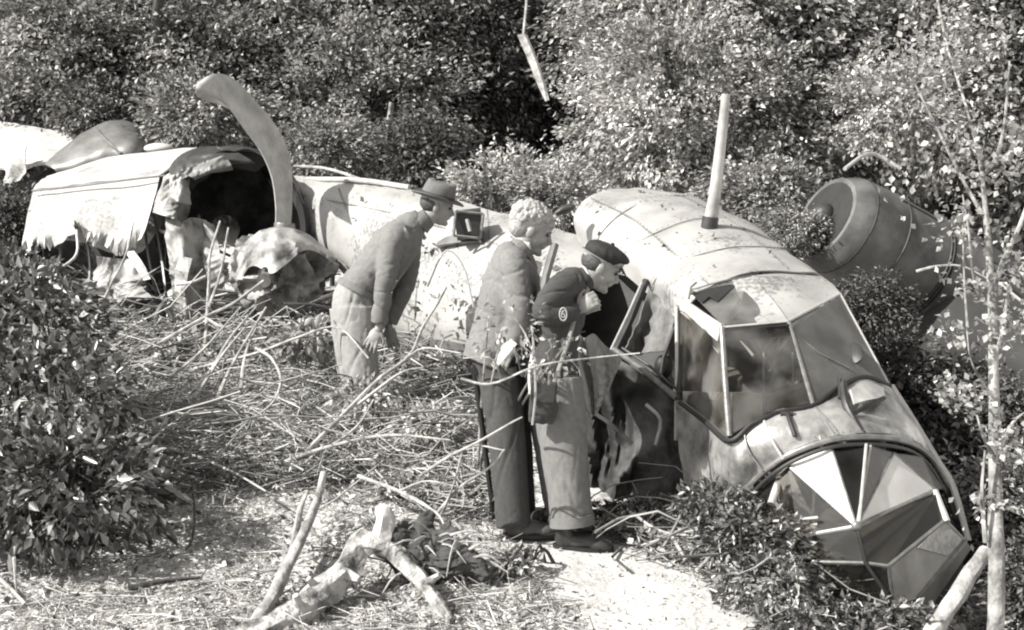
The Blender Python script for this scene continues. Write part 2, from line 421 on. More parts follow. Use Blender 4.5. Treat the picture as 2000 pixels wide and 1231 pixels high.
# ================================================================== LITTER
def scatter_px(n, poly, noise_thr=None):      # random pixels in a polygon, dropped to the ground
    xs = [p[0] for p in poly]; ys = [p[1] for p in poly]; out = []
    while len(out) < n:
        x = random.uniform(min(xs), max(xs)); y = random.uniform(min(ys), max(ys)); ins = False
        for i in range(len(poly)):
            x1, y1 = poly[i]; x2, y2 = poly[i - 1]
            if (y1 > y) != (y2 > y) and x < (x2 - x1) * (y - y1) / (y2 - y1) + x1: ins = not ins
        if not ins: continue
        D = 2.6 / (.2079 + .978 * (y - 615.5) / F); p = P(x, y, D)
        out.append((p.x, p.y))
    return out
def litter_sticks(name, n, poly, ln, rad, m, lift, tilt, seg=3, curve=.3):
    pts = scatter_px(n, poly); vs = []; fs = []
    for (x, y) in pts:
        a = random.uniform(0, math.pi * 2); l = ln * random.uniform(.35, 1.3); z0 = gz(x, y) + random.random() ** 2 * lift
        d = Vector((math.cos(a), math.sin(a), random.gauss(0, tilt))).normalized(); side = Vector((-d.y, d.x, random.gauss(0, .5))) * curve * l * random.gauss(0, .5)
        r = rad * random.uniform(.5, 1.5); p = Vector((x, y, z0)) - d * l * .5; i0 = len(vs)
        a1 = Vector((-d.y, d.x, 0)).normalized(); a2 = d.cross(a1)
        for k in range(seg):
            t = k / (seg - 1); q = p + d * l * t + side * 4 * t * (1 - t); q += (a1 * random.gauss(0, 1) + a2 * random.gauss(0, 1)) * l * .018 * (seg > 3); rr = r * (1 - .5 * t)
            if q.z < gz(x, y) and random.random() < .8: q.z = gz(x, y) + .004 + random.random() * .02
            vs += [q + a1 * rr, q - a1 * rr * .5 + a2 * rr * .87, q - a1 * rr * .5 - a2 * rr * .87]
        for k in range(seg - 1):
            b = i0 + 3 * k
            for j in range(3): jn = (j + 1) % 3; fs += [(b + j, b + jn, b + 3 + jn), (b + j, b + 3 + jn, b + 3 + j)]
    me = tri_mesh(name, np.array([tuple(v) for v in vs]), np.array(fs)); me.materials.append(M[m])
    o = bpy.data.objects.new(name, me); C.objects.link(o); o['kind'] = 'stuff'; return o
def litter_leaves(name, n, poly, size, m, lift):
    pts = scatter_px(n, poly); c = np.array([(x, y, gz(x, y) + .006 + random.random() ** 2 * lift) for x, y in pts])
    v, f = leaf_arrays(c, size * (.5 + rng.random(n)), up=.9, wide=.6); me = tri_mesh(name, v, f); me.materials.append(M[m])
    o = bpy.data.objects.new(name, me); C.objects.link(o); o['kind'] = 'stuff'; return o
MID = [(-80, 720), (250, 690), (650, 690), (960, 760), (980, 900), (960, 1030), (860, 1010), (700, 960), (400, 960), (100, 1040), (-80, 1100)]
FRONT = [(-120, 1000), (300, 960), (700, 930), (960, 1030), (1050, 1140), (1150, 1260), (1150, 1400), (-120, 1400)]
BACK = [(-200, 640), (640, 640), (1000, 700), (1000, 820), (600, 760), (-200, 780)]
RIGHT = [(1180, 1050), (1320, 1010), (2150, 1000), (2150, 1400), (1650, 1400), (1560, 1240), (1400, 1140)]
litter_sticks('twig_litter', 9000, MID, .38, .0045, 'twig', .26, .22)
litter_sticks('twig_litter', 2200, FRONT, .26, .0035, 'twig', .05, .08)
litter_sticks('twig_litter', 3500, BACK, .40, .006, 'twig', .40, .35)
litter_sticks('twig_litter', 2500, RIGHT, .30, .0045, 'twig', .16, .25)
litter_sticks('dry_grass', 14000, MID, .20, .0022, 'straw', .18, .5)
litter_sticks('dry_grass', 9000, FRONT, .10, .0020, 'pale_litter', .02, .15)
litter_sticks('branch_litter', 620, MID, .9, .0055, 'twig', .40, .22, 6, .5)
litter_sticks('branch_litter', 220, BACK, 1.1, .008, 'twig', .5, .3, 6, .5)
litter_sticks('branch_litter', 40, [(1180, 1050), (1320, 1010), (1400, 1060), (1460, 1140), (1560, 1240), (1400, 1140)], .8, .007, 'twig', .25, .2, 6, .5)
litter_leaves('leaf_litter', 16000, MID, .055, 'leaf_litter', .16)
litter_leaves('leaf_litter', 6000, FRONT, .034, 'leaf_litter', .02)
litter_leaves('leaf_litter', 4500, FRONT, .023, 'pale_litter', .012)
litter_leaves('leaf_litter', 9000, RIGHT, .05, 'leaf_litter', .12)
litter_leaves('leaf_litter', 9000, BACK, .07, 'leaf_mid', .3)
litter_leaves('path_litter', 900, [(880, 1020), (1120, 1030), (1310, 1100), (1560, 1240), (1640, 1330), (1180, 1330), (1000, 1130)], .022, 'leaf_litter', .004)
litter_sticks('path_litter', 1100, [(880, 1020), (1120, 1030), (1310, 1100), (1560, 1240), (1640, 1330), (1180, 1330), (1000, 1130)], .07, .0015, 'straw', .006, .05)

# ================================================================== THE CRASHED AIRCRAFT: nose and cockpit
nose_base = P(1560, 1120, 7.2); nose_base.z = gz(nose_base.x, nose_base.y)
air = thing('crashed_aircraft', nose_base, 'crashed twin engined aircraft, its glazed nose buried in undergrowth beside the path', 'aircraft')
def part(mb, name, m, parent=air, smooth=True, **kw): return mb.build(name, m, parent, smooth, **kw)
def bar(name, pts, r_px, m, parent=air, sides=8, n=None, flat=None):
    q = PP(pts); D = pts[0][2]; q = catmull(q, n) if n else q
    return part(MB().tube(q, r_px * D / F, sides), name, m, parent)

# roof skin: rows run from the far right silhouette to the near left edge
roof_rows = [
    PP([(1128, 470, 9.30), (1165, 500, 8.95), (1222, 535, 8.55), (1275, 580, 8.2), (1325, 625, 7.85)]),
    PP([(1122, 420, 9.25), (1180, 462, 8.8), (1240, 500, 8.4), (1290, 548, 8.05), (1345, 594, 7.7)]),
    PP([(1150, 385, 9.35), (1225, 420, 8.85), (1290, 468, 8.4), (1340, 515, 8.05), (1392, 558, 7.72)]),
    PP([(1205, 370, 9.6), (1290, 392, 9.05), (1370, 440, 8.5), (1430, 490, 8.1), (1480, 532, 7.78)]),
    PP([(1262, 368, 9.8), (1350, 388, 9.3), (1450, 440, 8.7), (1515, 490, 8.25), (1560, 530, 7.92)]),
    PP([(1290, 384, 10.1), (1380, 403, 9.6), (1480, 452, 9.0), (1545, 500, 8.5), (1604, 540, 8.1)]),
    PP([(1320, 430, 10.4), (1400, 460, 9.9), (1490, 520, 9.3), (1550, 560, 8.8), (1625, 590, 8.4)]),
]
roof = part(MB().sheet(roof_rows, 40, 40, .008, .012, 2.6), 'roof_skin', 'pale_skin')
def on_surf(rows, u, v, lift=.007):
    f_ = lambda a, b: catmull([catmull(r, 41)[int(round(max(0, min(1, a)) * 40))] for r in rows], 41)[int(round(max(0, min(1, b)) * 40))]
    p = f_(u, v); n_ = (f_(u + .025, v) - f_(u - .025, v)).cross(f_(u, v + .025) - f_(u, v - .025))
    if n_.length < 1e-8: n_ = -FW
    n_.normalize()
    if n_.dot(CAM - p) < 0: n_ = -n_
    return p + n_ * lift
def surf_line(rows, a, b, n=22, lift=.007): return [on_surf(rows, a[0] + (b[0] - a[0]) * i / (n - 1), a[1] + (b[1] - a[1]) * i / (n - 1), lift) for i in range(n)]
def panel_lines(rows, lines, parent, rad=.0032):
    rv = MB()
    for a, b in lines:
        L = surf_line(rows, a, b, 21, .005); MB().tube(L, rad, 5).build('panel_seam', 'grey_metal', parent)
        k = 0; D_ = 0
        for i in range(len(L) - 1):
            seg = (L[i + 1] - L[i]).length; 
            m_ = max(1, int(seg / .035))
            for j in range(m_):
                q = L[i].lerp(L[i + 1], j / m_); sd_ = (L[i + 1] - L[i]).normalized().cross((CAM - q).normalized()) * .016
                for sg in (-1, 1): rv.ell(q + sd_ * sg, (.0035, .0035, .0035), None, 5, 3)
    rv.build('rivets', 'grey_metal', parent, kind='stuff')
panel_lines(roof_rows, [((.22, .05), (.22, .9)), ((.46, .02), (.46, .9)), ((.72, .02), (.72, .9)), ((.02, .33), (.98, .33)), ((.02, .62), (.98, .62))], roof)
# rivet seams standing proud of the roof
def seam(pts, n=20, r=2.2, m='grey_metal', par=None, name='seam'): return bar(name, pts, r, m, par or roof, 5, n)
seam([(1258, 478, 8.4), (1320, 462, 8.46), (1390, 448, 8.55)], r=1.8)
seam([(1350, 566, 7.72), (1430, 545, 7.7), (1520, 536, 7.78), (1600, 545, 8.0)], r=1.8)
seam([(1170, 390, 9.3), (1225, 378, 9.5), (1275, 374, 9.7)], r=2.2)
# front roof panels above the windscreen: panes in frames
pan = part(MB().plate(PP([(1350, 572, 7.69), (1470, 541, 7.72), (1538, 626, 7.33), (1412, 636, 7.25)]), .006), 'roof_pane', 'glass_grey', label='cracked grey pane in the roof above the windscreen')
part(MB().plate(PP([(1352, 575, 7.675), (1385, 563, 7.675), (1450, 552, 7.69), (1425, 568, 7.6), (1402, 590, 7.5), (1385, 580, 7.56), (1372, 592, 7.52)]), .004), 'broken_pane_edge', 'black_metal', pan)
part(MB().sheet([PP([(1468, 540, 7.715), (1520, 536, 7.76), (1604, 541, 8.02)]), PP([(1505, 582, 7.52), (1560, 566, 7.62), (1625, 556, 7.90)]), PP([(1540, 628, 7.33), (1590, 604, 7.5), (1642, 575, 7.73)])], 12, 10, .008), 'roof_panel_and_glint', 'pale_skin')
part(MB().sheet([PP([(1430, 548, 7.66), (1470, 541, 7.68)]), PP([(1450, 590, 7.50), (1512, 590, 7.45)]), PP([(1480, 632, 7.275), (1540, 628, 7.31)])], 8, 8, .005), 'roof_panel_and_glint', 'pale_skin')  # pale strip over the pane, bright reflections put into its colour
# cheek strip running to the windscreen corner
part(MB().sheet([PP([(1318, 580, 7.86), (1345, 590, 7.7), (1378, 612, 7.45), (1412, 634, 7.24)]), PP([(1322, 604, 7.85), (1342, 612, 7.68), (1372, 640, 7.42), (1404, 668, 7.22)])], 14, 5, .02), 'cheek_strip', 'frame_pale')
part(MB().ell(P(1352, 572, 7.67), (.02, .02, .012)).tube(PP([(1345, 585, 7.64), (1350, 560, 7.64), (1360, 552, 7.66)]), .006), 'latch', 'frame_metal')

# windscreen frame
A, A2 = (1410, 640, 7.22), (1425, 852, 7.02)
B, B2 = (1540, 628, 7.30), (1588, 790, 7.05)
Cc, C2 = (1640, 575, 7.72), (1735, 750, 7.45)
Sx, S2 = (1326, 604, 7.82), (1326, 776, 7.62)
bar('window_post', [A, (1416, 740, 7.1), A2], 6, 'frame_metal')
bar('window_post', [B, B2], 4.5, 'frame_metal')
bar('window_post', [Cc, C2], 3.5, 'frame_pale')
bar('window_post', [(1326, 598, 7.8), (1328, 700, 7.7), (1326, 800, 7.6)], 6, 'dark_metal')
bar('window_post', [(1321, 600, 7.78), (1322, 700, 7.68), (1320, 860, 7.6)], 3.5, 'frame_pale')
bar('window_frame', [A, B], 3.2, 'frame_pale'); bar('window_frame', [B, Cc], 3.2, 'frame_pale')
part(MB().sheet([PP([(1414, 645, 7.2), (1540, 633, 7.28)]), PP([(1418, 668, 7.2), (1545, 655, 7.28)])], 6, 3, .012), 'window_frame', 'dark_metal')
part(MB().sheet([PP([(1543, 634, 7.28), (1640, 582, 7.7)]), PP([(1548, 652, 7.27), (1648, 600, 7.68)])], 6, 3, .012), 'window_frame', 'grey_metal')
bar('window_frame', [Sx, (1366, 640, 7.55), (1406, 690, 7.24)], 3.5, 'frame_pale', n=8)
# panes
part(MB().plate(PP([(1328, 606, 7.8), (1404, 650, 7.25), (1420, 848, 7.05), (1328, 778, 7.62)]), .005), 'window_pane', 'glass_clear')
part(MB().plate(PP([(1414, 644, 7.2), (1538, 632, 7.28), (1586, 788, 7.06), (1500, 806, 7.04), (1427, 850, 7.02)]), .005), 'window_pane', 'glass_clear')
part(MB().plate(PP([(1543, 632, 7.29), (1640, 579, 7.7), (1733, 748, 7.45), (1690, 736, 7.34), (1640, 754, 7.2), (1590, 788, 7.06)]), .005), 'window_pane', 'glass_grey', label='grey pane on the far side of the windscreen')
# grey sill panels at the foot of the panes
part(MB().plate(PP([(1334, 764, 7.58), (1416, 766, 7.14), (1424, 848, 7.06), (1376, 805, 7.36), (1336, 784, 7.56)]), .006), 'sill_panel', 'worn_metal')
part(MB().plate(PP([(1428, 768, 7.13), (1488, 768, 7.12), (1490, 812, 7.08), (1430, 846, 7.06)]), .006), 'sill_panel', 'worn_metal')
part(MB().plate(PP([(1497, 772, 7.13), (1582, 742, 7.14), (1586, 788, 7.09), (1500, 806, 7.08)]), .006), 'sill_panel', 'grey_metal')
bar('window_frame', [(1492, 690, 7.18), (1492, 830, 7.1)], 3, 'frame_metal'); bar('window_frame', [(1548, 690, 7.2), (1552, 800, 7.1)], 2.5, 'frame_metal')
# interior: dark tub, seat, ribs, gun
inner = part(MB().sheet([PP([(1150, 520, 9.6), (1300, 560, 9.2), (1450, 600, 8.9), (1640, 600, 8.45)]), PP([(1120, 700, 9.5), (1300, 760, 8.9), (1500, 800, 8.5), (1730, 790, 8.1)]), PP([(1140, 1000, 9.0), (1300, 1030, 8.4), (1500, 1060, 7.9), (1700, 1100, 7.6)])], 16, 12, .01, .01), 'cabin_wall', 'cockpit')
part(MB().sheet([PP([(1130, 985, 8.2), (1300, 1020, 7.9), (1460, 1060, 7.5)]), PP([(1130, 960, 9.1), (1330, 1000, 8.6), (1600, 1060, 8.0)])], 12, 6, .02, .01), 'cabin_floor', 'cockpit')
st = MB().box(P(1380, 735, 8.0), (.36, .36, .10)).box(P(1362, 672, 8.18), (.34, .08, .52), Matrix.Rotation(.25, 3, 'X'))
part(st.fuse(.012, 5), 'seat', 'seat_cloth')
for pts, r, m in (([(1395, 640, 7.9), (1420, 700, 7.8), (1395, 770, 7.8)], 4, 'frame_metal'), ([(1388, 700, 7.7), (1402, 768, 7.6)], 4, 'frame_pale'),
                  ([(1470, 700, 7.6), (1530, 640, 7.9)], 4, 'frame_metal'), ([(1480, 660, 7.8), (1500, 700, 7.6), (1540, 660, 7.8)], 4, 'frame_metal'),
                  ([(1485, 760, 7.5), (1520, 690, 7.6), (1518, 640, 7.9)], 3, 'frame_metal'), ([(1448, 640, 8.0), (1510, 720, 7.8), (1570, 770, 7.6)], 3, 'frame_metal'),
                  ([(1535, 655, 7.7), (1560, 700, 7.6), (1555, 760, 7.4)], 4, 'frame_metal'), ([(1440, 655, 7.8), (1475, 700, 7.7)], 3, 'frame_pale')):
    bar('cabin_strut', pts, r, m, n=6)
g = MB().tube(PP([(1488, 788, 7.2), (1552, 706, 7.3)]), .035, 10).tube(PP([(1545, 714, 7.28), (1580, 668, 7.35)]), .014, 8).ell(P(1552, 706, 7.29), (.035, .035, .035))
part(g, 'machine_gun', 'black_metal')
part(MB().box(P(1346, 695, 7.75), (.035, .01, .04)), 'placard', 'paper'); part(MB().box(P(1582, 713, 7.5), (.04, .01, .035)), 'placard', 'paper')
o_ = MB().ell(P(1664, 690, 7.44), (.022, .10, .06), Matrix.Rotation(.9, 3, 'Y') @ Matrix.Rotation(.3, 3, 'Z')); part(o_, 'dark_oval', 'dark_metal')  # dark flattened oval on the right windscreen pane
bar('window_frame', [(1550, 650, 7.27), (1600, 690, 7.26), (1660, 720, 7.3)], 1.5, 'frame_metal')
bar('window_frame', [(1556, 672, 7.24), (1628, 685, 7.36)], 1.5, 'frame_metal')

# rear side window beside the capped man: slanting frame, hanging curtain
bar('door_frame', [(1262, 548, 8.2), (1236, 615, 8.1), (1200, 690, 8.0)], 7, 'dark_metal'); bar('door_frame', [(1254, 552, 8.15), (1226, 615, 8.05), (1193, 684, 7.95)], 2.5, 'frame_pale')
cur = MB().sheet([PP([(1268, 562, 8.14), (1282, 575, 8.1), (1298, 588, 8.08), (1318, 602, 8.0)]), PP([(1248, 620, 8.08), (1264, 630, 8.16), (1284, 640, 8.0), (1314, 648, 7.95)]), PP([(1218, 680, 8.0), (1240, 694, 8.12), (1268, 690, 7.94), (1304, 686, 7.9)])], 30, 16, .006, .022, 9)
part(cur, 'curtain', 'curtain')
bar('door_frame', [(1318, 640, 7.9), (1296, 700, 7.85), (1290, 740, 7.85)], 4, 'black_metal'); 
bar('lower_rail', [(1198, 682, 7.95), (1260, 725, 7.8), (1322, 778, 7.62)], 6, 'frame_metal'); bar('lower_rail', [(1215, 680, 7.9), (1270, 716, 7.78), (1330, 768, 7.6)], 3, 'dark_metal')
part(MB().ell(P(1296, 716, 7.95), (.055, .055, .07)).ell(P(1275, 760, 8.0), (.12, .1, .1)).fuse(.012, 3), 'seat_cushion', 'black_metal')
# burnt lower flank hanging below the rail
fl = MB().crush([PP([(1190, 690, 7.98), (1250, 728, 7.82), (1325, 782, 7.62), (1345, 830, 7.5)]), PP([(1120, 800, 8.05), (1230, 830, 7.9), (1320, 880, 7.7), (1380, 890, 7.45)]), PP([(1090, 900, 8.05), (1220, 930, 7.85), (1320, 960, 7.6), (1425, 960, 7.25)]), PP([(1060, 1010, 8.0), (1210, 1000, 7.8), (1330, 1020, 7.5), (1440, 1040, 7.1)])], 14, 12, .008, .07)
part(fl, 'burnt_flank', 'burnt', label='scorched crumpled side skin under the cockpit')
for pts in ([(1262, 790, 7.7), (1290, 820, 7.65), (1280, 870, 7.6)], [(1160, 806, 7.6), (1195, 830, 7.62), (1235, 866, 7.66)]):
    bar('torn_rib', pts, 4, 'crumple', n=7, sides=5)
# torn bright door skin behind the capped man
part(MB().crush([PP([(1112, 640, 7.86), (1128, 648, 7.71), (1142, 660, 7.69), (1160, 652, 7.55), (1180, 672, 7.50), (1214, 702, 7.38)]), PP([(1118, 690, 7.81), (1132, 700, 7.64), (1148, 712, 7.66), (1162, 706, 7.49), (1180, 716, 7.50), (1204, 728, 7.40)]),
                PP([(1138, 750, 7.66), (1148, 756, 7.54), (1156, 764, 7.57), (1168, 760, 7.46), (1178, 764, 7.46), (1188, 766, 7.44)]), PP([(1148, 803, 7.56), (1153, 808, 7.49), (1158, 812, 7.51), (1162, 812, 7.44), (1166, 808, 7.47), (1170, 800, 7.47)])], 11, 9, .005, .022), 'torn_door_skin', 'pale_skin')

# nose skin between windscreen sill and the ring of the glazed nose
sill = PP([(1322, 782, 7.58), (1375, 820, 7.32), (1424, 858, 7.0), (1470, 826, 6.98), (1520, 804, 7.0), (1590, 790, 7.03), (1640, 754, 7.17), (1690, 735, 7.32), (1738, 752, 7.47), (1770, 800, 7.8)])
ring = PP([(1360, 1060, 7.45), (1400, 1015, 7.25), (1440, 972, 7.05), (1500, 915, 6.90), (1560, 880, 6.83), (1640, 857, 6.82), (1740, 857, 6.95), (1806, 882, 7.15), (1850, 945, 7.35), (1878, 1010, 7.7)])
midr = PP([(1332, 900, 7.55), (1378, 905, 7.3), (1432, 912, 6.98), (1484, 868, 6.90), (1540, 838, 6.87), (1612, 818, 6.88), (1690, 800, 7.03), (1756, 802, 7.2), (1797, 842, 7.4), (1826, 900, 7.75)])
ns = part(MB().sheet([sill, midr, ring], 64, 20, .008, .012, 4), 'nose_skin', 'worn_metal')
panel_lines([sill, midr, ring], [((.42, .04), (.42, .97)), ((.56, .04), (.56, .97)), ((.30, .04), (.30, .97)), ((.06, .92), (.95, .92))], ns, .0025)
bar('sill_strip', [(1328, 786, 7.55), (1375, 822, 7.28), (1424, 862, 6.97), (1470, 828, 6.95), (1520, 806, 6.97), (1590, 792, 7.0), (1640, 756, 7.14), (1690, 737, 7.29), (1738, 754, 7.44)], 5, 'black_metal', ns, n=48)
bar('nose_ring', [(1440, 972, 7.03), (1500, 915, 6.88), (1560, 880, 6.80), (1640, 857, 6.79), (1740, 857, 6.92), (1806, 882, 7.12), (1850, 945, 7.32), (1872, 1010, 7.6)], 6, 'frame_metal', n=40)
bar('nose_ring', [(1448, 986, 7.0), (1506, 929, 6.85), (1564, 894, 6.77), (1640, 871, 6.76), (1738, 871, 6.89), (1800, 894, 7.09), (1842, 955, 7.29), (1864, 1010, 7.5)], 4, 'dark_metal', n=40)
bar('panel_seam', [(1492, 822, 6.95), (1508, 860, 6.86), (1530, 897, 6.82)], 3, 'frame_pale', ns, n=8)
bar('panel_seam', [(1578, 800, 6.98), (1596, 840, 6.86), (1606, 868, 6.79)], 2, 'frame_pale', ns, n=8)
bar('panel_seam', [(1452, 838, 6.95), (1462, 880, 6.9), (1490, 920, 6.88)], 2, 'grey_metal', ns, n=8)
bar('nose_bracket', [(1538, 806, 6.95), (1544, 826, 6.85), (1553, 852, 6.82)], 5, 'black_metal'); bar('nose_bracket', [(1524, 808, 6.95), (1550, 808, 6.94)], 6, 'black_metal')
bar('gun_fairing', [(1646, 748, 7.1), (1652, 790, 6.98), (1668, 822, 6.93), (1686, 850, 6.9)], 8, 'dark_metal', n=10)
bar('gun_fairing', [(1670, 806, 6.93), (1700, 790, 6.98), (1726, 778, 7.1)], 5, 'black_metal', n=8); bar('gun_fairing', [(1640, 740, 7.1), (1640, 778, 7.05)], 4, 'black_metal')
part(MB().sheet([PP([(1660, 762, 7.03), (1690, 748, 7.16), (1724, 758, 7.27)]), PP([(1668, 790, 6.96), (1700, 782, 7.02), (1728, 778, 7.14)])], 10, 6, .012), 'access_panel', 'frame_pale', ns)
part(MB().sheet([PP([(1738, 752, 7.44), (1782, 826, 7.37), (1826, 896, 7.22), (1856, 950, 7.32), (1888, 1056, 7.1)]), PP([(1745, 752, 7.5), (1792, 826, 7.45), (1834, 896, 7.32), (1866, 950, 7.42), (1896, 1056, 7.2)])], 24, 3, .01), 'edge_strip', 'frame_pale')

# glazed nose: facets between ring, hub and lower belt
N = (1673, 1028, 6.45)
a0, a1, a2, a3, a4, a5, a6 = (1452, 984, 7.0), (1538, 908, 6.82), (1624, 874, 6.77), (1700, 870, 6.82), (1745, 885, 6.92), (1828, 958, 7.0), (1800, 892, 7.08)
def pane(pts, m, th=.005, name='nose_pane', **kw): return part(MB().plate(PP(pts), th), name, m, smooth=False, **kw)
pane([a0, a1, N, (1560, 1045, 6.6)], 'glass_dark')
pane([a1, a2, N], 'glass_glare_bright', label='bright triangular nose pane with sky reflection painted in, left of the hub')
pane([a2, a3, N], 'glass_dark')
pane([a3, a4, N], 'glass_grey')
pane([a4, a5, N], 'glass_glare_bright', label='bright triangular nose pane with sky reflection painted in, right of the hub')
pane([a4, a6, a5], 'glass_grey')
pane([a6, (1842, 955, 7.27), a5], 'glass_grey')
b1, b2, b3, b4 = (1560, 1048, 6.6), (1830, 965, 6.95), (1846, 1016, 6.86), (1735, 1106, 6.42)
b5, b6 = (1692, 1100, 6.43), (1590, 1098, 6.52)
pane([b1, N, b5, b6], 'glass_dark'); pane([N, b2, b3, b4, b5], 'glass_dark')
c1, c2, c3, c4 = (1884, 1056, 7.0), (1790, 1170, 6.55), (1745, 1180, 6.5), (1610, 1180, 6.6)
pane([b4, b3, c1, c2, c3], 'glass_glare_soft', label='grey lower nose pane with pale reflections painted in')
pane([b6, b5, b4, c3, c4], 'glass_dark')
part(MB().plate(PP([(1840, 1020, 6.84), (1880, 1054, 6.97), (1850, 1086, 6.82), (1792, 1070, 6.6)]), .004), 'nose_panel_and_glint', 'wing_skin', smooth=False)  # pale plate: bright reflection at the pane's top painted as a surface
pane([c1, (1896, 1070, 7.1), (1810, 1195, 6.7), c2], 'grey_metal', .01, 'nose_panel_and_glint')
for q, r, m in (([a1, N], 4, 'frame_metal'), ([a2, N], 2.5, 'frame_metal'), ([a3, N], 3, 'frame_pale'), ([(1692, 868, 6.8), (1678, 1020, 6.44)], 3, 'frame_pale'), ([a4, N], 3, 'frame_metal'), ([a5, N], 5, 'frame_metal'), ([a4, a5], 3, 'frame_metal'),
                ([(1560, 1048, 6.6), N], 4, 'frame_pale'), ([N, (1690, 1098, 6.42), (1745, 1180, 6.48)], 4, 'dark_metal'), ([b6, b5, b4], 4, 'frame_metal'), ([b4, b3], 5, 'frame_metal'), ([b4, c3], 4, 'frame_metal'), ([c1, c2], 6, 'frame_metal'), ([b3, c1], 4, 'frame_pale'), ([c3, c4], 4, 'dark_metal')):
    bar('nose_frame', q, r, m, sides=6)
bar('nose_frame', [(1826, 960, 6.97), (1850, 1020, 6.84)], 7, 'frame_pale')
bar('nose_strut', [(1530, 914, 6.95), (1518, 950, 6.85), (1506, 985, 6.8)], 8, 'frame_pale')
part(MB().ell(P(*N), (.025, .02, .025)), 'nose_hub', 'frame_metal')
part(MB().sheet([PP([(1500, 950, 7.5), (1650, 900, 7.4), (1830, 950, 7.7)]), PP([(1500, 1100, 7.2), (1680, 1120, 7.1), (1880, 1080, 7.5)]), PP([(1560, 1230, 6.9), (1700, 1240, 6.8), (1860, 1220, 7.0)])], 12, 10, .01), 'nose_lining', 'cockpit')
# radio mast on the roof
mast = part(MB().tube(catmull(PP([(1386, 442, 8.5), (1396, 380, 8.42), (1408, 280, 8.35), (1418, 184, 8.3)]), 14), [.042 - .0012 * i for i in range(14)], 12), 'radio_mast', 'blade')
part(MB().tube(PP([(1384, 450, 8.48), (1388, 424, 8.47)]), .05, 12), 'mast_base', 'dark_metal', mast)

# centre body and wing root behind the men
cb = [PP([(556, 345, 12.0), (660, 352, 11.6), (790, 368, 11.0), (920, 402, 10.3), (1040, 436, 9.8), (1150, 468, 9.5)]),
      PP([(562, 365, 11.7), (665, 380, 11.2), (795, 402, 10.5), (925, 440, 9.9), (1040, 475, 9.45), (1145, 510, 9.2)]),
      PP([(580, 410, 11.5), (690, 440, 10.9), (800, 478, 10.25), (925, 525, 9.6), (1035, 560, 9.2), (1135, 600, 9.0)]),
      PP([(605, 465, 11.45), (710, 515, 10.75), (800, 570, 10.1), (915, 620, 9.5), (1020, 655, 9.1), (1120, 690, 8.95)]),
      PP([(640, 500, 11.5), (725, 580, 10.8), (800, 650, 10.15), (905, 690, 9.6), (1010, 720, 9.2), (1110, 760, 9.05)]),
      PP([(690, 545, 11.8), (750, 650, 11.1), (815, 740, 10.45), (900, 780, 9.9), (1000, 800, 9.6), (1100, 850, 9.4)]),
      PP([(740, 600, 12.3), (790, 700, 11.6), (840, 800, 10.9), (910, 850, 10.5), (1000, 880, 10.2), (1100, 930, 10.0)])]
body = part(MB().sheet(cb, 56, 40, .01, .014, 3), 'fuselage_skin', 'pale_skin')
panel_lines(cb, [((.2, 0), (.2, .8)), ((.42, 0), (.42, .85)), ((.66, 0), (.66, .9)), ((.85, 0), (.85, .9)), ((.02, .22), (.98, .22)), ((.02, .55), (.98, .55))], body)
bar('skin_lip', [(600, 350, 11.75), (700, 352, 11.3), (800, 366, 10.9)], 5, 'frame_pale', body, n=10)
bar('skin_lip', [(575, 325, 11.8), (640, 330, 11.6), (720, 356, 11.2)], 3, 'dead_wood', body, n=8)
bar('skin_crease', [(740, 640, 10.4), (830, 655, 9.95), (905, 664, 9.55), (980, 690, 9.2)], 2.5, 'grey_metal', body, n=14)
part(MB().sheet([PP([(765, 648, 10.28), (830, 660, 9.92), (905, 672, 9.5), (960, 690, 9.25)]), PP([(800, 720, 10.25), (850, 730, 9.95), (905, 730, 9.6), (960, 740, 9.3)]), PP([(830, 790, 10.5), (868, 800, 10.15), (910, 806, 9.85), (960, 810, 9.7)])], 20, 16, .008, .012, 4), 'belly_shade', 'grey_metal')  # grey sheet: shade of the lower body put into its colour
hb = part(MB().box(P(916, 438, 9.7), (.18, .14, .19), Matrix.Rotation(-.12, 3, 'Y')), 'open_hatch', 'dark_metal', smooth=False)
for q in ([(890, 412, 9.6), (944, 418, 9.6)], [(944, 418, 9.6), (938, 466, 9.6)], [(890, 412, 9.6), (886, 460, 9.6)], [(886, 460, 9.6), (938, 466, 9.6)]): bar('hatch_rim', q, 3, 'frame_metal', hb, 6)
bar('hatch_rod', [(912, 428, 9.55), (918, 452, 9.55)], 4, 'frame_pale', hb, 6)
part(MB().sheet([PP([(850, 480, 9.98), (880, 462, 9.86), (940, 466, 9.72)]), PP([(855, 482, 9.9), (890, 476, 9.78), (940, 472, 9.65)])], 10, 5, .02), 'hatch_flap', 'grey_metal')
bar('skin_strut', [(1084, 478, 8.6), (1066, 540, 8.5), (1056, 600, 8.4)], 8, 'grey_metal')
part(MB().limb(8.9, [(1085, 418, 0, 5, .03), (1100, 410, 0, 10, .05), (1120, 404, 0, 6, .03)]), 'torn_bracket', 'dark_metal')

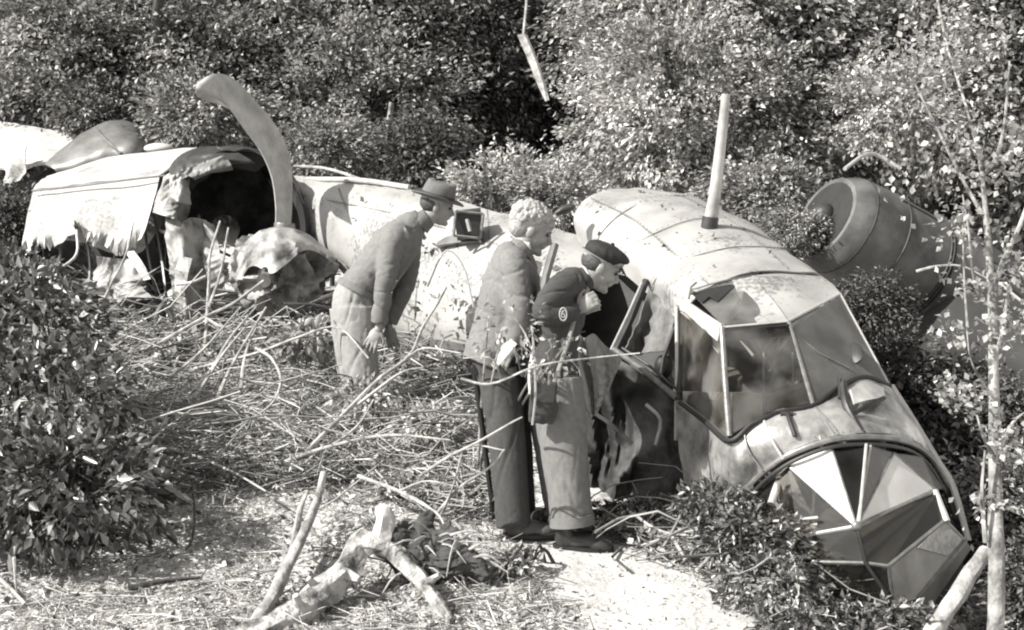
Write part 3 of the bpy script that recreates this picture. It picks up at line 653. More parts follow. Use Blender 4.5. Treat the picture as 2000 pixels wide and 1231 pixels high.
# starboard engine nacelle and wing, behind to the right
def barrel(axA, axB, rA, rB, n=24, sides=28, prof=None):
    a, b = Vector(axA), Vector(axB); t = (b - a).normalized(); u = t.cross(Vector((0, 0, 1))).normalized(); w = u.cross(t); m_ = MB(); prev = None
    for i in range(n):
        s = i / (n - 1); r = (rA + (rB - rA) * s) * (prof(s) if prof else 1); c = a.lerp(b, s)
        q = m_.ring([c + (u * math.cos(2 * math.pi * k / sides) + w * math.sin(2 * math.pi * k / sides)) * r for k in range(sides)])
        if prev: m_.bridge(prev, q)
        else: m_.f.append(tuple(reversed(q)))
        prev = q
    m_.f.append(tuple(prev)); return m_
nA, nB = P(1612, 424, 10.45), P(1850, 562, 10.95)
nac = part(barrel(nA, nB, .40, .43, 34, 36, prof=lambda s: (.80 + 1.6 * s) if s < .10 else (.96 + .04 * min(1, (s - .1) * 5))), 'engine_nacelle', 'nacelle_shade_mottle')
t_ = (nB - nA).normalized(); u_ = t_.cross(Vector((0, 0, 1))).normalized(); w_ = u_.cross(t_)
axr = (nB - nA).to_track_quat('Z', 'Y').to_matrix()
part(MB().ell(nA, (.30, .30, .012), axr, 28, 5), 'air_intake', 'black_metal', nac); part(MB().ell(nA - (nB - nA).normalized() * .02, (.10, .10, .09), axr), 'spinner', 'dark_metal', nac)
for s, rr in ((.12, .385), (.36, .414), (.68, .424), (.70, .428), (.72, .428)):
    c = nA.lerp(nB, s); part(MB().tube([c + (u_ * math.cos(a) + w_ * math.sin(a)) * rr for a in np.linspace(0, 2 * math.pi, 40)], .008, 5, False), 'cowl_band', 'black_metal', nac)
c0, c1_ = nA.lerp(nB, .3), nA.lerp(nB, .98)
part(MB().tube([c0 + (u_ * .2 + w_ * .36), c1_ + (u_ * .2 + w_ * .38)], .008, 5), 'cowl_seam', 'black_metal', nac)
part(MB().sheet([PP([(1800, 420, 11.8), (1880, 440, 11.6), (1960, 500, 11.3), (2120, 600, 10.9)]), PP([(1760, 520, 11.2), (1850, 500, 10.9), (1960, 570, 10.6), (2130, 680, 10.2)]), PP([(1725, 610, 11.0), (1820, 620, 10.5), (1950, 680, 10.2), (2130, 790, 9.8)]), PP([(1690, 800, 11.0), (1800, 820, 10.8), (1950, 880, 10.5), (2130, 950, 10.2)]), PP([(1700, 1040, 11.6), (1820, 1060, 11.3), (1950, 1090, 11.1), (2130, 1140, 10.8)])], 30, 20, .02, .01), 'wing', 'wing_in_shade')  # shade is in the dark colour; lower rows extended to fill shaded area
bar('wing_seam', [(1858, 470, 11.05), (1900, 505, 10.8), (1960, 560, 10.6), (2060, 640, 10.3)], 3, 'frame_pale', n=10); bar('wing_seam', [(1866, 466, 11.05), (1908, 500, 10.8), (1968, 556, 10.6), (2068, 636, 10.3)], 2.5, 'black_metal', n=10)
bar('spar', [(1650, 330, 11.2), (1700, 300, 11.6), (1760, 330, 11.6)], 4, 'frame_pale', n=8)

# ================================================================== PORT WING AND ENGINE, torn off at the left
wb = P(420, 620, 11.8); wb.z = gz(wb.x, wb.y)
wr = thing('wrecked_engine', wb, 'torn off wing stub and engine cowling with one bent propeller blade standing up', 'engine wreck')
def wp(mb, name, m, parent=wr, smooth=True, **kw): return mb.build(name, m, parent, smooth, **kw)
wp(MB().sheet([PP([(92, 346, 12.6), (140, 332, 12.6), (210, 310, 12.6), (280, 300, 12.6), (350, 292, 12.6), (384, 291, 12.6)]), PP([(75, 358, 12.1), (130, 350, 12.1), (190, 336, 12.1), (250, 326, 12.1), (320, 316, 12.1), (352, 308, 12.1)]), PP([(64, 372, 11.7), (120, 366, 11.7), (180, 358, 11.7), (240, 352, 11.7), (300, 346, 11.7), (328, 330, 11.7)])], 30, 14, .012, .008, 4), 'wing_top', 'wing_skin')
def jag(r, n=72, amp=.09):
    q = lin(r, n); rj = random.Random(5); return [p + UP * (rj.random() ** 2 * amp * (1 if k % 2 else .25)) + RT * rj.uniform(-.02, .02) - FW * rj.uniform(-.04, .04) for k, p in enumerate(q)]
ws = wp(MB().sheet([PP([(66, 374, 11.68), (90, 370, 11.68), (115, 368, 11.68), (140, 365, 11.68), (165, 362, 11.68), (185, 359, 11.68), (205, 357, 11.68), (225, 355, 11.68), (245, 353, 11.68), (268, 350, 11.68), (290, 348, 11.68), (312, 345, 11.68)]),
                   PP([(54, 420, 11.5), (80, 415, 11.5), (105, 412, 11.5), (132, 408, 11.5), (155, 405, 11.5), (176, 408, 11.5), (198, 408, 11.5), (220, 408, 11.5), (240, 408, 11.5), (260, 405, 11.5), (280, 400, 11.5), (302, 390, 11.5)]),
                   PP([(46, 465, 11.4), (68, 455, 11.4), (96, 455, 11.4), (128, 435, 11.4), (150, 435, 11.4), (170, 445, 11.4), (190, 448, 11.4), (210, 455, 11.4), (232, 460, 11.4), (252, 455, 11.4), (268, 445, 11.4), (290, 430, 11.4)]),
                   jag(PP([(40, 508, 11.35), (62, 494, 11.3), (100, 490, 11.4), (140, 455, 11.3), (158, 446, 11.4), (170, 470, 11.35), (180, 486, 11.3), (200, 478, 11.4), (222, 500, 11.3), (240, 502, 11.35), (262, 486, 11.4), (276, 470, 11.35)]))], 72, 18, .01, .012, 3, smooth_u=False), 'wing_side', 'wing_skin')
bar('wing_lip', [(62, 373, 11.6), (150, 364, 11.6), (235, 353, 11.6), (322, 343, 11.6)], 2.2, 'grey_metal', wr, 5, 14)
wp(MB().sheet([PP([(60, 500, 11.9), (140, 470, 11.9), (260, 500, 11.9), (330, 420, 11.9)]), PP([(80, 580, 11.9), (180, 600, 11.9), (280, 600, 11.9), (340, 560, 11.9)])], 16, 10, .01, .06, 4), 'wing_inside', 'burnt')
# cowling barrel
def arch(D, cx, cy, rx, ry, a0, a1, n=22): return [P(cx + rx * math.cos(R(a)), cy - ry * math.sin(R(a)), D) for a in np.linspace(a0, a1, n)]
cow = wp(MB().sheet([arch(11.3, 466, 448, 134, 156, 205, -32), arch(11.55, 462, 446, 136, 157, 205, -32), arch(12.1, 450, 440, 126, 146, 205, -32), arch(12.5, 440, 436, 112, 128, 205, -32)], 44, 14, .02, .02, 3), 'engine_cowling', 'dark_metal')
wp(MB().sheet([arch(11.22, 466, 448, 135, 157, 140, 60), arch(11.40, 462, 446, 132, 152, 140, 60), arch(11.5, 462, 452, 112, 124, 140, 70)], 20, 8, .01, .03, 4), 'cowling_lip', 'dark_metal', cow)
wp(MB().sheet([arch(12.45, 440, 436, 112, 128, 205, -32), arch(12.5, 440, 450, 30, 30, 205, -32)], 30, 6, .01, .05), 'firewall', 'burnt')
wp(MB().sheet([arch(11.25, 470, 450, 128, 150, 30, -35, 10), arch(11.3, 480, 455, 108, 125, 24, -35, 10)], 16, 5, .012), 'cowling_edge', 'black_metal', cow)
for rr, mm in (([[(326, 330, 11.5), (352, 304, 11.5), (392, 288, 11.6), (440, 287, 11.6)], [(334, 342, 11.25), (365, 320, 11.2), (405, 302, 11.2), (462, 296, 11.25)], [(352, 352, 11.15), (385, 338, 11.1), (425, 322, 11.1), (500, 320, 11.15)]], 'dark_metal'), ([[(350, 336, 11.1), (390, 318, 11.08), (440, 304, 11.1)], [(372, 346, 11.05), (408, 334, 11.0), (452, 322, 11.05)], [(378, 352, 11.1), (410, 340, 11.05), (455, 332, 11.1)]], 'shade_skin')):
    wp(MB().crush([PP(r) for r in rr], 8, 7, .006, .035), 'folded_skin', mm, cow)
for pts in ([(110, 440, 11.5), (118, 500, 11.45), (104, 560, 11.3)], [(165, 440, 11.55), (176, 520, 11.5), (168, 600, 11.4)], [(222, 440, 11.55), (226, 530, 11.45), (240, 610, 11.3)], [(276, 400, 11.6), (290, 500, 11.5), (310, 600, 11.3)], [(300, 420, 11.6), (318, 520, 11.45), (330, 640, 11.2)], [(388, 420, 11.5), (404, 520, 11.4), (398, 620, 11.2)], [(90, 540, 11.5), (200, 548, 11.5), (320, 530, 11.5)], [(340, 470, 11.5), (400, 480, 11.5), (450, 500, 11.4)]):
    bar('stringer', pts, 3, 'grey_metal', wr, 5, 9)
# hanging torn pieces
def scrap(rows, m, cr=.05, cs=6, nu=8, nv=10, name='torn_panel', **kw): return wp(MB().crush([PP(r) for r in rows], nu, nv, .006, cr), name, m, smooth=True, **kw)
scrap([[(318, 345, 11.5), (345, 335, 11.3), (372, 350, 11.35)], [(305, 390, 11.4), (340, 390, 11.15), (370, 392, 11.3)], [(300, 415, 11.35), (330, 425, 11.1), (366, 440, 11.3)]], 'crumple', .06, 8)
scrap([[(330, 345, 11.25), (352, 340, 11.15), (368, 360, 11.2)], [(335, 385, 11.15), (350, 395, 11.05), (372, 400, 11.15)]], 'pale_skin', .04, 9)
scrap([[(322, 428, 11.3), (350, 430, 11.15), (378, 425, 11.2), (402, 430, 11.3)], [(328, 500, 11.2), (352, 500, 11.05), (376, 505, 11.15), (408, 510, 11.25)], [(335, 570, 11.15), (360, 560, 11.0), (380, 570, 11.1), (420, 590, 11.2)], [(345, 640, 11.1), (365, 640, 10.95), (390, 640, 11.05), (425, 650, 11.15)]], 'crumple', .07, 6, 9, 16)
scrap([[(352, 500, 11.0), (376, 505, 10.95)], [(340, 545, 10.95), (364, 550, 10.9)], [(345, 580, 10.9), (352, 585, 10.9)]], 'pale_skin', .03, 8)
scrap([[(398, 430, 11.3), (420, 440, 11.25)], [(396, 500, 11.2), (432, 510, 11.15)], [(410, 570, 11.1), (440, 580, 11.1)]], 'crumple', .05, 7)
scrap([[(190, 500, 11.5), (230, 505, 11.3), (262, 500, 11.3)], [(185, 545, 11.4), (235, 550, 11.2), (285, 550, 11.2)], [(190, 590, 11.3), (240, 590, 11.15), (292, 585, 11.2)]], 'crumple', .08, 6)
scrap([[(245, 492, 11.2), (262, 490, 11.15)], [(262, 520, 11.1), (280, 515, 11.1)], [(280, 548, 11.05), (294, 545, 11.05)]], 'wing_skin', .01, 6)
scrap([[(225, 560, 11.0), (255, 552, 10.95), (275, 560, 10.95)], [(220, 585, 10.95), (255, 580, 10.85), (300, 582, 10.9)]], 'pale_skin', .05, 8)
bar('broken_pipe', [(330, 672, 10.7), (306, 650, 10.6), (308, 610, 10.6), (322, 596, 10.65), (334, 612, 10.7), (338, 660, 10.7)], 4, 'frame_metal', wr, 7, 18)
bar('broken_pipe', [(345, 556, 10.8), (375, 552, 10.75), (402, 540, 10.8)], 3.5, 'frame_pale', wr, 6, 8)
bar('broken_pipe', [(150, 450, 11.2), (148, 500, 11.1), (100, 535, 11.0)], 3, 'frame_pale', wr, 6, 10)
# crumpled spinner cowl below the blade
sp = MB().ell(P(548, 530, 11.0), (.42, .34, .36)).ell(P(490, 520, 11.0), (.2, .25, .27)).ell(P(620, 520, 11.05), (.20, .22, .14)).ell(P(540, 580, 11.05), (.3, .3, .2)).fuse(.018, 4)
spc = sp
for v in spc.v:
    q = v * 3.2; cv = noise.voronoi(q * 1.5)[0]; o_n = min(.13, (cv[1] - cv[0]) * .30) + abs(noise.noise(q * 2)) * .05 + abs(noise.noise(q * 5)) * .02; c = P(548, 530, 11.1); v += (c - v).normalized() * o_n
spn = wp(spc, 'spinner_cowl', 'crumple')
scrap([[(452, 560, 10.95), (462, 500, 10.85), (500, 455, 10.8), (548, 444, 10.8), (600, 456, 10.85), (650, 496, 10.95)], [(458, 565, 10.9), (485, 505, 10.7), (520, 480, 10.62), (556, 474, 10.6), (605, 476, 10.7), (655, 505, 10.85)], [(464, 560, 10.85), (490, 520, 10.66), (530, 535, 10.56), (556, 520, 10.56), (600, 488, 10.66), (650, 512, 10.8)]], 'crumple', .05, 5, 10, 8, 'spinner_skin')
wp(MB().ell(P(520, 540, 10.6), (.05, .08, .08)), 'exhaust_hole', 'black_metal', spn)
wp(barrel(P(515, 548, 10.5), P(524, 540, 10.6), .055, .05, 4, 16), 'exhaust_ring', 'frame_metal', spn)
# bent propeller blade
le = PP([(538, 440, 11.0), (538, 400, 11.0), (530, 345, 10.97), (508, 295, 10.9), (473, 246, 10.8), (447, 210, 10.7), (424, 189, 10.6), (406, 178, 10.5), (392, 174, 10.42), (381, 175, 10.36)])
re = PP([(568, 440, 11.08), (570, 400, 11.12), (570, 345, 11.18), (562, 295, 11.2), (538, 246, 11.16), (500, 200, 11.06), (468, 165, 10.95), (440, 147, 10.82), (412, 147, 10.66), (386, 164, 10.5)])
tipi = MB().sheet([PP([(382, 176, 10.37), (394, 175, 10.43), (407, 179, 10.51), (424, 190, 10.61), (446, 210, 10.71)]), PP([(384, 188, 10.6), (395, 193, 10.72), (409, 198, 10.8), (427, 203, 10.85), (447, 212, 10.78)])], 16, 5, .010)
cm = [a.lerp(b, .5) - FW * .006 for a, b in zip(le, re)]
wp(MB().sheet([le, cm, re], 60, 8, .010), 'propeller_blade', 'blade', label='propeller blade curled over at the tip')
wp(tipi, 'blade_tip', 'blade')
wp(MB().tube(PP([(555, 455, 11.0), (556, 436, 11.0)]), .085, 14).fuse(.01, 2), 'propeller_hub', 'frame_metal')
# wing tip fragment on the ground
fr = MB().sheet([PP([(235, 735, 10.2), (280, 705, 10.2), (320, 680, 10.3), (346, 652, 10.4)]), PP([(270, 742, 10.0), (305, 718, 10.0), (335, 690, 10.15), (348, 656, 10.38)])], 18, 8, .02, .01)
tag(fr.build('wing_fragment', 'wing_skin'), 'pale curved wedge of torn wing skin lying among the twigs', 'wreckage')
tag(MB().sheet([PP([(352, 650, 10.5), (372, 640, 10.5), (402, 622, 10.6)]), PP([(352, 700, 10.2), (340, 720, 10.1), (320, 735, 10.0)])], 14, 10, .02, .03).build('metal_fragment', 'dark_metal'), 'dark bent metal sheet leaning behind the pale wedge of wing skin', 'wreckage')
# far left wing and rounded nacelle
fb = P(120, 420, 13.6); fb.z = gz(fb.x, fb.y)
fw_ = thing('torn_wing', fb, 'pale outer wing with a rounded dark cover, at the left edge behind the wreck', 'wing')
wp(MB().sheet([PP([(-220, 215, 14.6), (-80, 226, 14.5), (0, 240, 14.3), (80, 254, 14.1), (150, 268, 14.0)]), PP([(-220, 280, 14.0), (-80, 285, 13.9), (0, 290, 13.8), (70, 295, 13.6), (120, 300, 13.6)]), PP([(-220, 350, 13.6), (-80, 345, 13.5), (0, 330, 13.4), (20, 338, 13.3), (92, 318, 13.3)])], 26, 14, .03, .02), 'wing_skin', 'wing_skin', fw_)
wp(MB().sheet([PP([(10, 300, 13.3), (50, 285, 13.25)]), PP([(15, 335, 13.1), (48, 330, 13.1)]), PP([(-5, 365, 13.0), (40, 352, 13.05)])], 12, 12, .01, .05, 6), 'torn_panel', 'wing_skin', fw_)
wp(MB().sheet([PP([(-200, 350, 13.7), (0, 350, 13.6), (120, 330, 13.6)]), PP([(-200, 430, 13.6), (0, 430, 13.5), (90, 420, 13.5)])], 12, 8, .01, .08), 'wing_inside', 'burnt', fw_)
wp(MB().sheet([PP([(88, 322, 13.2), (150, 272, 13.4), (210, 240, 13.6), (262, 246, 13.6), (292, 290, 13.4)]), PP([(96, 326, 13.0), (160, 290, 13.05), (220, 262, 13.1), (262, 268, 13.1), (290, 296, 13.2)]), PP([(110, 334, 12.95), (170, 322, 12.9), (220, 308, 12.9), (260, 304, 12.9), (288, 306, 13.1)]), PP([(110, 350, 13.1), (170, 350, 13.1), (220, 345, 13.1), (260, 340, 13.1), (288, 330, 13.2)])], 30, 20, .02, .02), 'tank_cover', 'grey_metal', fw_)
bar('tank_strap', [(186, 250, 13.3), (205, 272, 12.95), (236, 300, 12.85)], 3, 'frame_metal', fw_, 5, 8)
wp(MB().ell(P(310, 290, 13.0), (.14, .12, .05)), 'fairing', 'wing_skin', fw_)

# ================================================================== PEOPLE
def head_rot(pitch, yaw=0): return Matrix.Rotation(yaw, 3, 'Z') @ Matrix.Rotation(pitch, 3, 'Y')
def add_head(mb, c, rot, k=1.0):
    T = lambda p: c + rot @ (Vector(p) * k)
    E = lambda p, r, q=None: mb.ell(T(p), [x * k for x in r], rot @ q if q else rot, 16, 12)
    E((-.015, 0, .035), (.098, .075, .09)); E((.035, 0, -.02), (.06, .06, .085)); E((.0, 0, -.05), (.065, .058, .06))
    E((.045, 0, -.085), (.048, .042, .032)); E((.08, 0, -.098), (.022, .024, .018)); E((.078, 0, .028), (.022, .052, .014))
    E((.088, 0, -.058), (.017, .026, .013)); E((.07, 0, .06), (.035, .055, .03)); E((.06, .04, -.025), (.03, .018, .028)); E((.06, -.04, -.025), (.03, .018, .028))
    mb.tube([T((.088, 0, .02)), T((.103, 0, -.008)), T((.116, 0, -.028)), T((.098, 0, -.04))], [.010 * k, .012 * k, .015 * k, .013 * k], 8)
    for s in (-1, 1): E((-.008, s * .077, -.012), (.020, .008, .032), Matrix.Rotation(.2, 3, 'Y'))
def add_eyes(root, c, rot, k=1):
    T = lambda p: c + rot @ (Vector(p) * k)
    for s in (-1, 1):
        MB().ell(T((.083, s * .032, .006)), (.011 * k, .014 * k, .008 * k), rot).build('eye', 'eye', root)
        MB().tube([T((.090, s * .048, .022)), T((.097, s * .03, .027)), T((.096, s * .014, .024))], .004 * k, 5).build('eyebrow', 'hair_dark', root)
def hand(mb, w, d, side, k=1.0, curl=.5, spread=.25, thumb=1):   # w wrist, d towards fingers, side = palm width axis
    d = d.normalized(); side = (side - d * side.dot(d)).normalized(); n = d.cross(side)
    rot = Matrix((d, side, n)).transposed()
    mb.ell(w + d * .045 * k, (.05 * k, .042 * k, .018 * k), rot); mb.tube([w - d * .05 * k, w + d * .02 * k], [.027 * k, .026 * k], 10)
    for i, (o, l) in enumerate(((.032, .072), (.011, .082), (-.011, .076), (-.031, .060))):
        a = w + (d * .08 + side * o) * k; dd = (d + side * (o * spread * 12)).normalized(); c1 = curl * .6; c2 = curl * 1.5
        p1 = a + (dd * math.cos(c1) - n * math.sin(c1)) * l * .5 * k; p2 = p1 + (dd * math.cos(c2) - n * math.sin(c2)) * l * .5 * k
        mb.tube([a - dd * .02 * k, a, p1, p2], [.009 * k, .0095 * k, .0088 * k, .007 * k], 8)
    a = w + (d * .03 + side * .036 * thumb) * k; p1 = a + (d * .6 + side * .7 * thumb - n * .3).normalized() * .035 * k; p2 = p1 + (d * .9 + side * .2 * thumb - n * .4).normalized() * .03 * k
    mb.tube([w + d * .015 * k + side * .02 * thumb * k, a, p1, p2], [.013 * k, .012 * k, .0105 * k, .008 * k], 8)
def shoe(root, heel, toe, m='leather'):
    d = (toe - heel); l = d.length; d.normalize(); s = d.cross(Vector((0, 0, 1))).normalized(); u = Vector((0, 0, 1)); rot = Matrix((d, s, u)).transposed(); mb = MB()
    mb.ell(heel + d * .06 + u * .05, (.06, .04, .05), rot).ell(heel + d * l * .45 + u * .045, (l * .34, .044, .042), rot).ell(heel + d * (l - .07) + u * .034, (.075, .048, .034), rot).ell(heel + d * .05 + u * .09, (.045, .036, .05), rot)
    o = mb.fuse(.008, 3).build('shoe', m, root)
    q = MB(); ring = [heel + d * (l / 2 + (l / 2 + .006) * math.cos(a)) + s * .046 * math.sin(a) * (1 - .15 * (math.cos(a) < 0)) + u * .008 for a in np.linspace(0, 2 * math.pi, 25)[:-1]]
    a = q.ring([p - u * .008 for p in ring]); b = q.ring([p + u * .014 for p in ring]); q.bridge(a, b); q.f.append(tuple(b)); q.f.append(tuple(reversed(a))); q.build('sole', 'black_metal', o)

# ---- man in a felt hat, bending, at the left
D1 = 9.0
b = P(712, 840, D1); b.z = gz(b.x, b.y)
p1 = thing('person', b, 'man in a brimmed felt hat and pale jacket bending forward, leftmost of the three men', 'person')
hc = P(853, 402, D1); hr = head_rot(R(16), R(8))
mb = MB(); add_head(mb, hc, hr, 1.0)
mb.limb(D1, [(850, 415, 0, 17, .055), (830, 430, 0, 17, .055), (806, 448, 0, 22, .09), (770, 490, 0, 34, .13), (715, 560, 0, 34, .14), (690, 600, 0, 34, .15)])
for s in (-1, 1):
    mb.limb(D1, [(690, 600, s * .09, 26, .08), (704, 700, s * .09, 18, .06), (708, 800, s * .1, 12, .045), (708, 850, s * .1, 10, .04)])
    mb.limb(D1, [(790, 455, s * .15, 18, .06), (764, 470, s * .20, 16, .055), (752, 560, s * .2, 12, .045), (742, 640, s * .19, 9, .03)])
hand(mb, P(740, 642, D1 - .19), P(716, 685, D1 - .22) - P(740, 642, D1 - .19), Vector((1, 0, .2)), 1.05, .35, .35, 1)
hand(mb, P(760, 640, D1 + .19), P(772, 690, D1 + .15) - P(760, 640, D1 + .19), Vector((1, 0, 0)), 1, .4, .2, -1)
mb.fuse(.0055, 2).build('body', 'skin', p1); add_eyes(p1, hc, hr)
jk = MB().limb(D1, [(824, 426, 0, 20, .075), (806, 440, 0, 32, .13), (784, 466, 0, 44, .20), (752, 506, 0, 48, .20), (720, 545, 0, 44, .18), (700, 572, 0, 46, .19)], 24, 14)
jk.limb(D1, [(786, 446, -.12, 24, .07), (768, 470, -.19, 25, .075), (754, 540, -.22, 21, .065), (746, 590, -.21, 19, .06), (741, 632, -.2, 18, .055)], 18, 12)
jk.limb(D1, [(806, 450, .12, 24, .07), (802, 480, .19, 25, .075), (794, 550, .22, 21, .065), (772, 600, .21, 19, .06), (760, 632, .2, 17, .055)], 18, 12)
jk = jk.fuse(.010, 2, .010, (4.5, 3, 8)).build('jacket', 'jacket_light', p1)
MB().limb(D1, [(838, 424, 0, 19, .072), (826, 432, 0, 22, .085), (818, 440, 0, 24, .09)]).fuse(.008, 2).build('collar', 'hat_felt', jk)
tr = MB().limb(D1, [(704, 566, 0, 44, .18), (694, 590, 0, 46, .19), (692, 630, 0, 42, .18)], 22, 8)
for s, dx in ((-1, 4), (1, -8)): tr.limb(D1, [(692 + dx, 600, s * .09, 42, .11), (698 + dx, 680, s * .1, 38, .105), (706 + dx, 750, s * .11, 33, .1), (712 + dx, 835, s * .12, 29, .095)], 18, 12)
tr.fuse(.010, 2, .010, (7, 4, 2.2)).build('trousers', 'trouser_light', p1)
MB().limb(D1, [(707, 562, 0, 49, .196), (702, 572, 0, 49, .198)], 24).build('jacket_hem', 'jacket_tweed', jk)
for s, dx in ((-1, 4), (1, -12)):
    h = P(700 + dx, 842, D1 + s * .12); h.z = gz(h.x, h.y) + .01; shoe(p1, h, h + Vector((.26, -.04 * s, 0)))
T = lambda p: hc + hr @ Vector(p)
hm = MB(); prev = None                                      # hat crown
for (z, rx, ry, x0) in ((.045, .112, .092, -.008), (.075, .110, .09, -.008), (.115, .104, .083, -.006), (.145, .092, .068, -.004), (.155, .070, .040, 0), (.146, .05, .016, 0)):
    q = hm.ring([T((x0 + rx * math.cos(a), ry * math.sin(a), z + (.012 if abs(math.cos(a)) > .8 else 0) * (z > .13))) for a in np.linspace(0, 2 * math.pi, 29)[:-1]])
    if prev: hm.bridge(prev, q)
    else: hm.f.append(tuple(reversed(q)))
    prev = q
hm.f.append(tuple(prev)); ht = hm.build('hat', 'hat_felt', p1)
bm_ = MB(); prev = None
for (rr, dz) in ((1.0, 0.002), (1.25, -.003), (1.5, -.002), (1.62, .004), (1.62, .010), (1.5, .004), (1.25, .003), (1.0, .010)):
    q = bm_.ring([T((-.006 + .108 * rr * math.cos(a), .09 * rr * math.sin(a) * 1.05, .045 + dz + .018 * (rr - 1) * abs(math.sin(a)) * 2 - .02 * (rr - 1) * (math.cos(a) > .3))) for a in np.linspace(0, 2 * math.pi, 37)[:-1]])
    if prev: bm_.bridge(prev, q)
    prev = q
bm_.build('brim', 'hat_felt', ht)
q = MB(); r1 = q.ring([T((-.008 + .1135 * math.cos(a), .0935 * math.sin(a), .05)) for a in np.linspace(0, 2 * math.pi, 29)[:-1]]); r2 = q.ring([T((-.008 + .112 * math.cos(a), .092 * math.sin(a), .078)) for a in np.linspace(0, 2 * math.pi, 29)[:-1]]); q.bridge(r1, r2); q.build('hat_band', 'hat_band', ht)
MB().ell(T((-.035, 0, .01)), (.082, .079, .07), hr).fuse(.008, 2, .003, (60, 60, 60)).build('hair', 'hair_dark', p1)

# ---- fair curly haired man in a tweed jacket, in the middle
D2 = 7.24
b = P(1010, 1050, D2); b.z = gz(b.x, b.y)
p2 = thing('person', b, 'fair curly haired man in a grey jacket and dark trousers, middle of the three men', 'person')
hc = P(1038, 448, D2); hr = head_rot(R(24), R(4))
mb = MB(); add_head(mb, hc, hr, 1.02)
mb.limb(D2, [(1034, 462, 0, 20, .055), (1015, 485, 0, 21, .055), (1002, 520, 0, 34, .11), (990, 580, 0, 42, .13), (975, 660, 0, 38, .13), (970, 720, 0, 40, .14)])
for s in (-1, 1):
    mb.limb(D2, [(975, 720, s * .09, 34, .08), (995, 870, s * .09, 26, .06), (1004, 980, s * .1, 18, .045), (1006, 1040, s * .1, 14, .04)])
    mb.limb(D2, [(1000, 510, s * .15, 22, .06), (1006, 540, s * .20, 20, .055), (1016, 620, s * .2, 16, .045), (1000, 672, s * .17, 12, .03)])
hand(mb, P(1000, 670, D2 - .19), P(975, 715, D2 - .19) - P(1000, 670, D2 - .19), Vector((1, 0, .6)), 1.0, .6, .1, 1)
hand(mb, P(1025, 672, D2 + .15), P(1030, 712, D2 + .1) - P(1025, 672, D2 + .15), Vector((1, 0, 0)), 1.0, .5, .1, -1)
mb.fuse(.0055, 2).build('body', 'skin', p2); add_eyes(p2, hc, hr)
jk = MB().limb(D2, [(1014, 484, 0, 24, .075), (1004, 500, 0, 40, .13), (1000, 530, 0, 52, .20), (988, 590, 0, 58, .2), (972, 650, 0, 54, .19), (958, 690, 0, 54, .2), (950, 712, 0, 52, .2)], 26, 16)
jk.limb(D2, [(1002, 502, -.12, 28, .07), (1004, 530, -.19, 31, .075), (1014, 600, -.23, 29, .07), (1014, 630, -.23, 27, .066), (1002, 668, -.2, 21, .055)], 20, 14)
jk.limb(D2, [(1014, 502, .12, 28, .07), (1024, 530, .19, 30, .075), (1032, 600, .22, 28, .07), (1034, 640, .22, 25, .066), (1026, 668, .17, 20, .055)], 20, 14)
jk = jk.fuse(.009, 2, .010, (3.5, 3, 8)).build('jacket', 'jacket_tweed', p2)
MB().limb(D2, [(1028, 478, 0, 22, .062), (1016, 490, 0, 28, .085)]).fuse(.007, 2).build('collar', 'jacket_tweed', jk)
MB().limb(D2, [(1036, 482, 0, 16, .058), (1022, 484, 0, 23, .067)]).fuse(.006, 2).build('shirt_collar', 'paper', jk)
tr = MB().limb(D2, [(962, 694, 0, 44, .18), (972, 730, 0, 44, .18), (982, 780, 0, 40, .17)], 22, 8)
for s, dx in ((-1, 0), (1, 14)): tr.limb(D2, [(974 + dx, 740, s * .09, 42, .10), (988 + dx, 840, s * .1, 37, .1), (996 + dx, 940, s * .11, 35, .095), (1003 + dx, 1030, s * .12, 34, .095)], 18, 14)
tr.fuse(.010, 2, .009, (7, 4, 2)).build('trousers', 'trouser_dark', p2)
for s, dx in ((-1, 0), (1, 12)):
    h = P(984 + dx, 1046, D2 + s * .12); h.z = gz(h.x, h.y) + .014; shoe(p2, h, h + Vector((.28, -.03 * s, 0)), 'leather_brown')
T = lambda p: hc + hr @ (Vector(p) * 1.02); hm = MB().ell(T((-.022, 0, .062)), (.108, .084, .075), hr).ell(T((-.06, 0, .0)), (.062, .076, .07), hr)
for i in range(520):
    th = rng.normal(size=3); th /= np.linalg.norm(th)
    if th[2] < -.1 and th[0] > -.35: continue
    if th[0] > .75 and th[2] < .45: continue
    hm.ell(T((-.022 + .106 * th[0], .084 * th[1], .058 + (.078 if th[2] > 0 else .11) * th[2])), [random.uniform(.007, .014)] * 3, hr, 6, 5)
hm.fuse(.004, 0).build('hair', 'hair_blond', p2)
pr = P(985, 690, D2 - .28); mbp = MB().sheet([[P(958, 712, D2 - .27), P(968, 722, D2 - .27)], [P(998, 662, D2 - .27), P(1010, 672, D2 - .28)]], 4, 10, .012)
tag(mbp.build('folded_paper', 'paper'), 'folded pale paper held in the hand of the middle man', 'paper')
st0, st1 = P(930, 742, D2 - .02), P(966, 985, D2 + .1); st1.z = gz(st1.x, st1.y) 
tag(MB().tube(catmull([P(925, 725, D2 - .1), st0, st1], 10), [.020 - .0008 * i for i in range(10)], 10).build('walking_stick', 'black_metal'), 'dark walking stick standing behind the middle man\'s legs', 'stick')

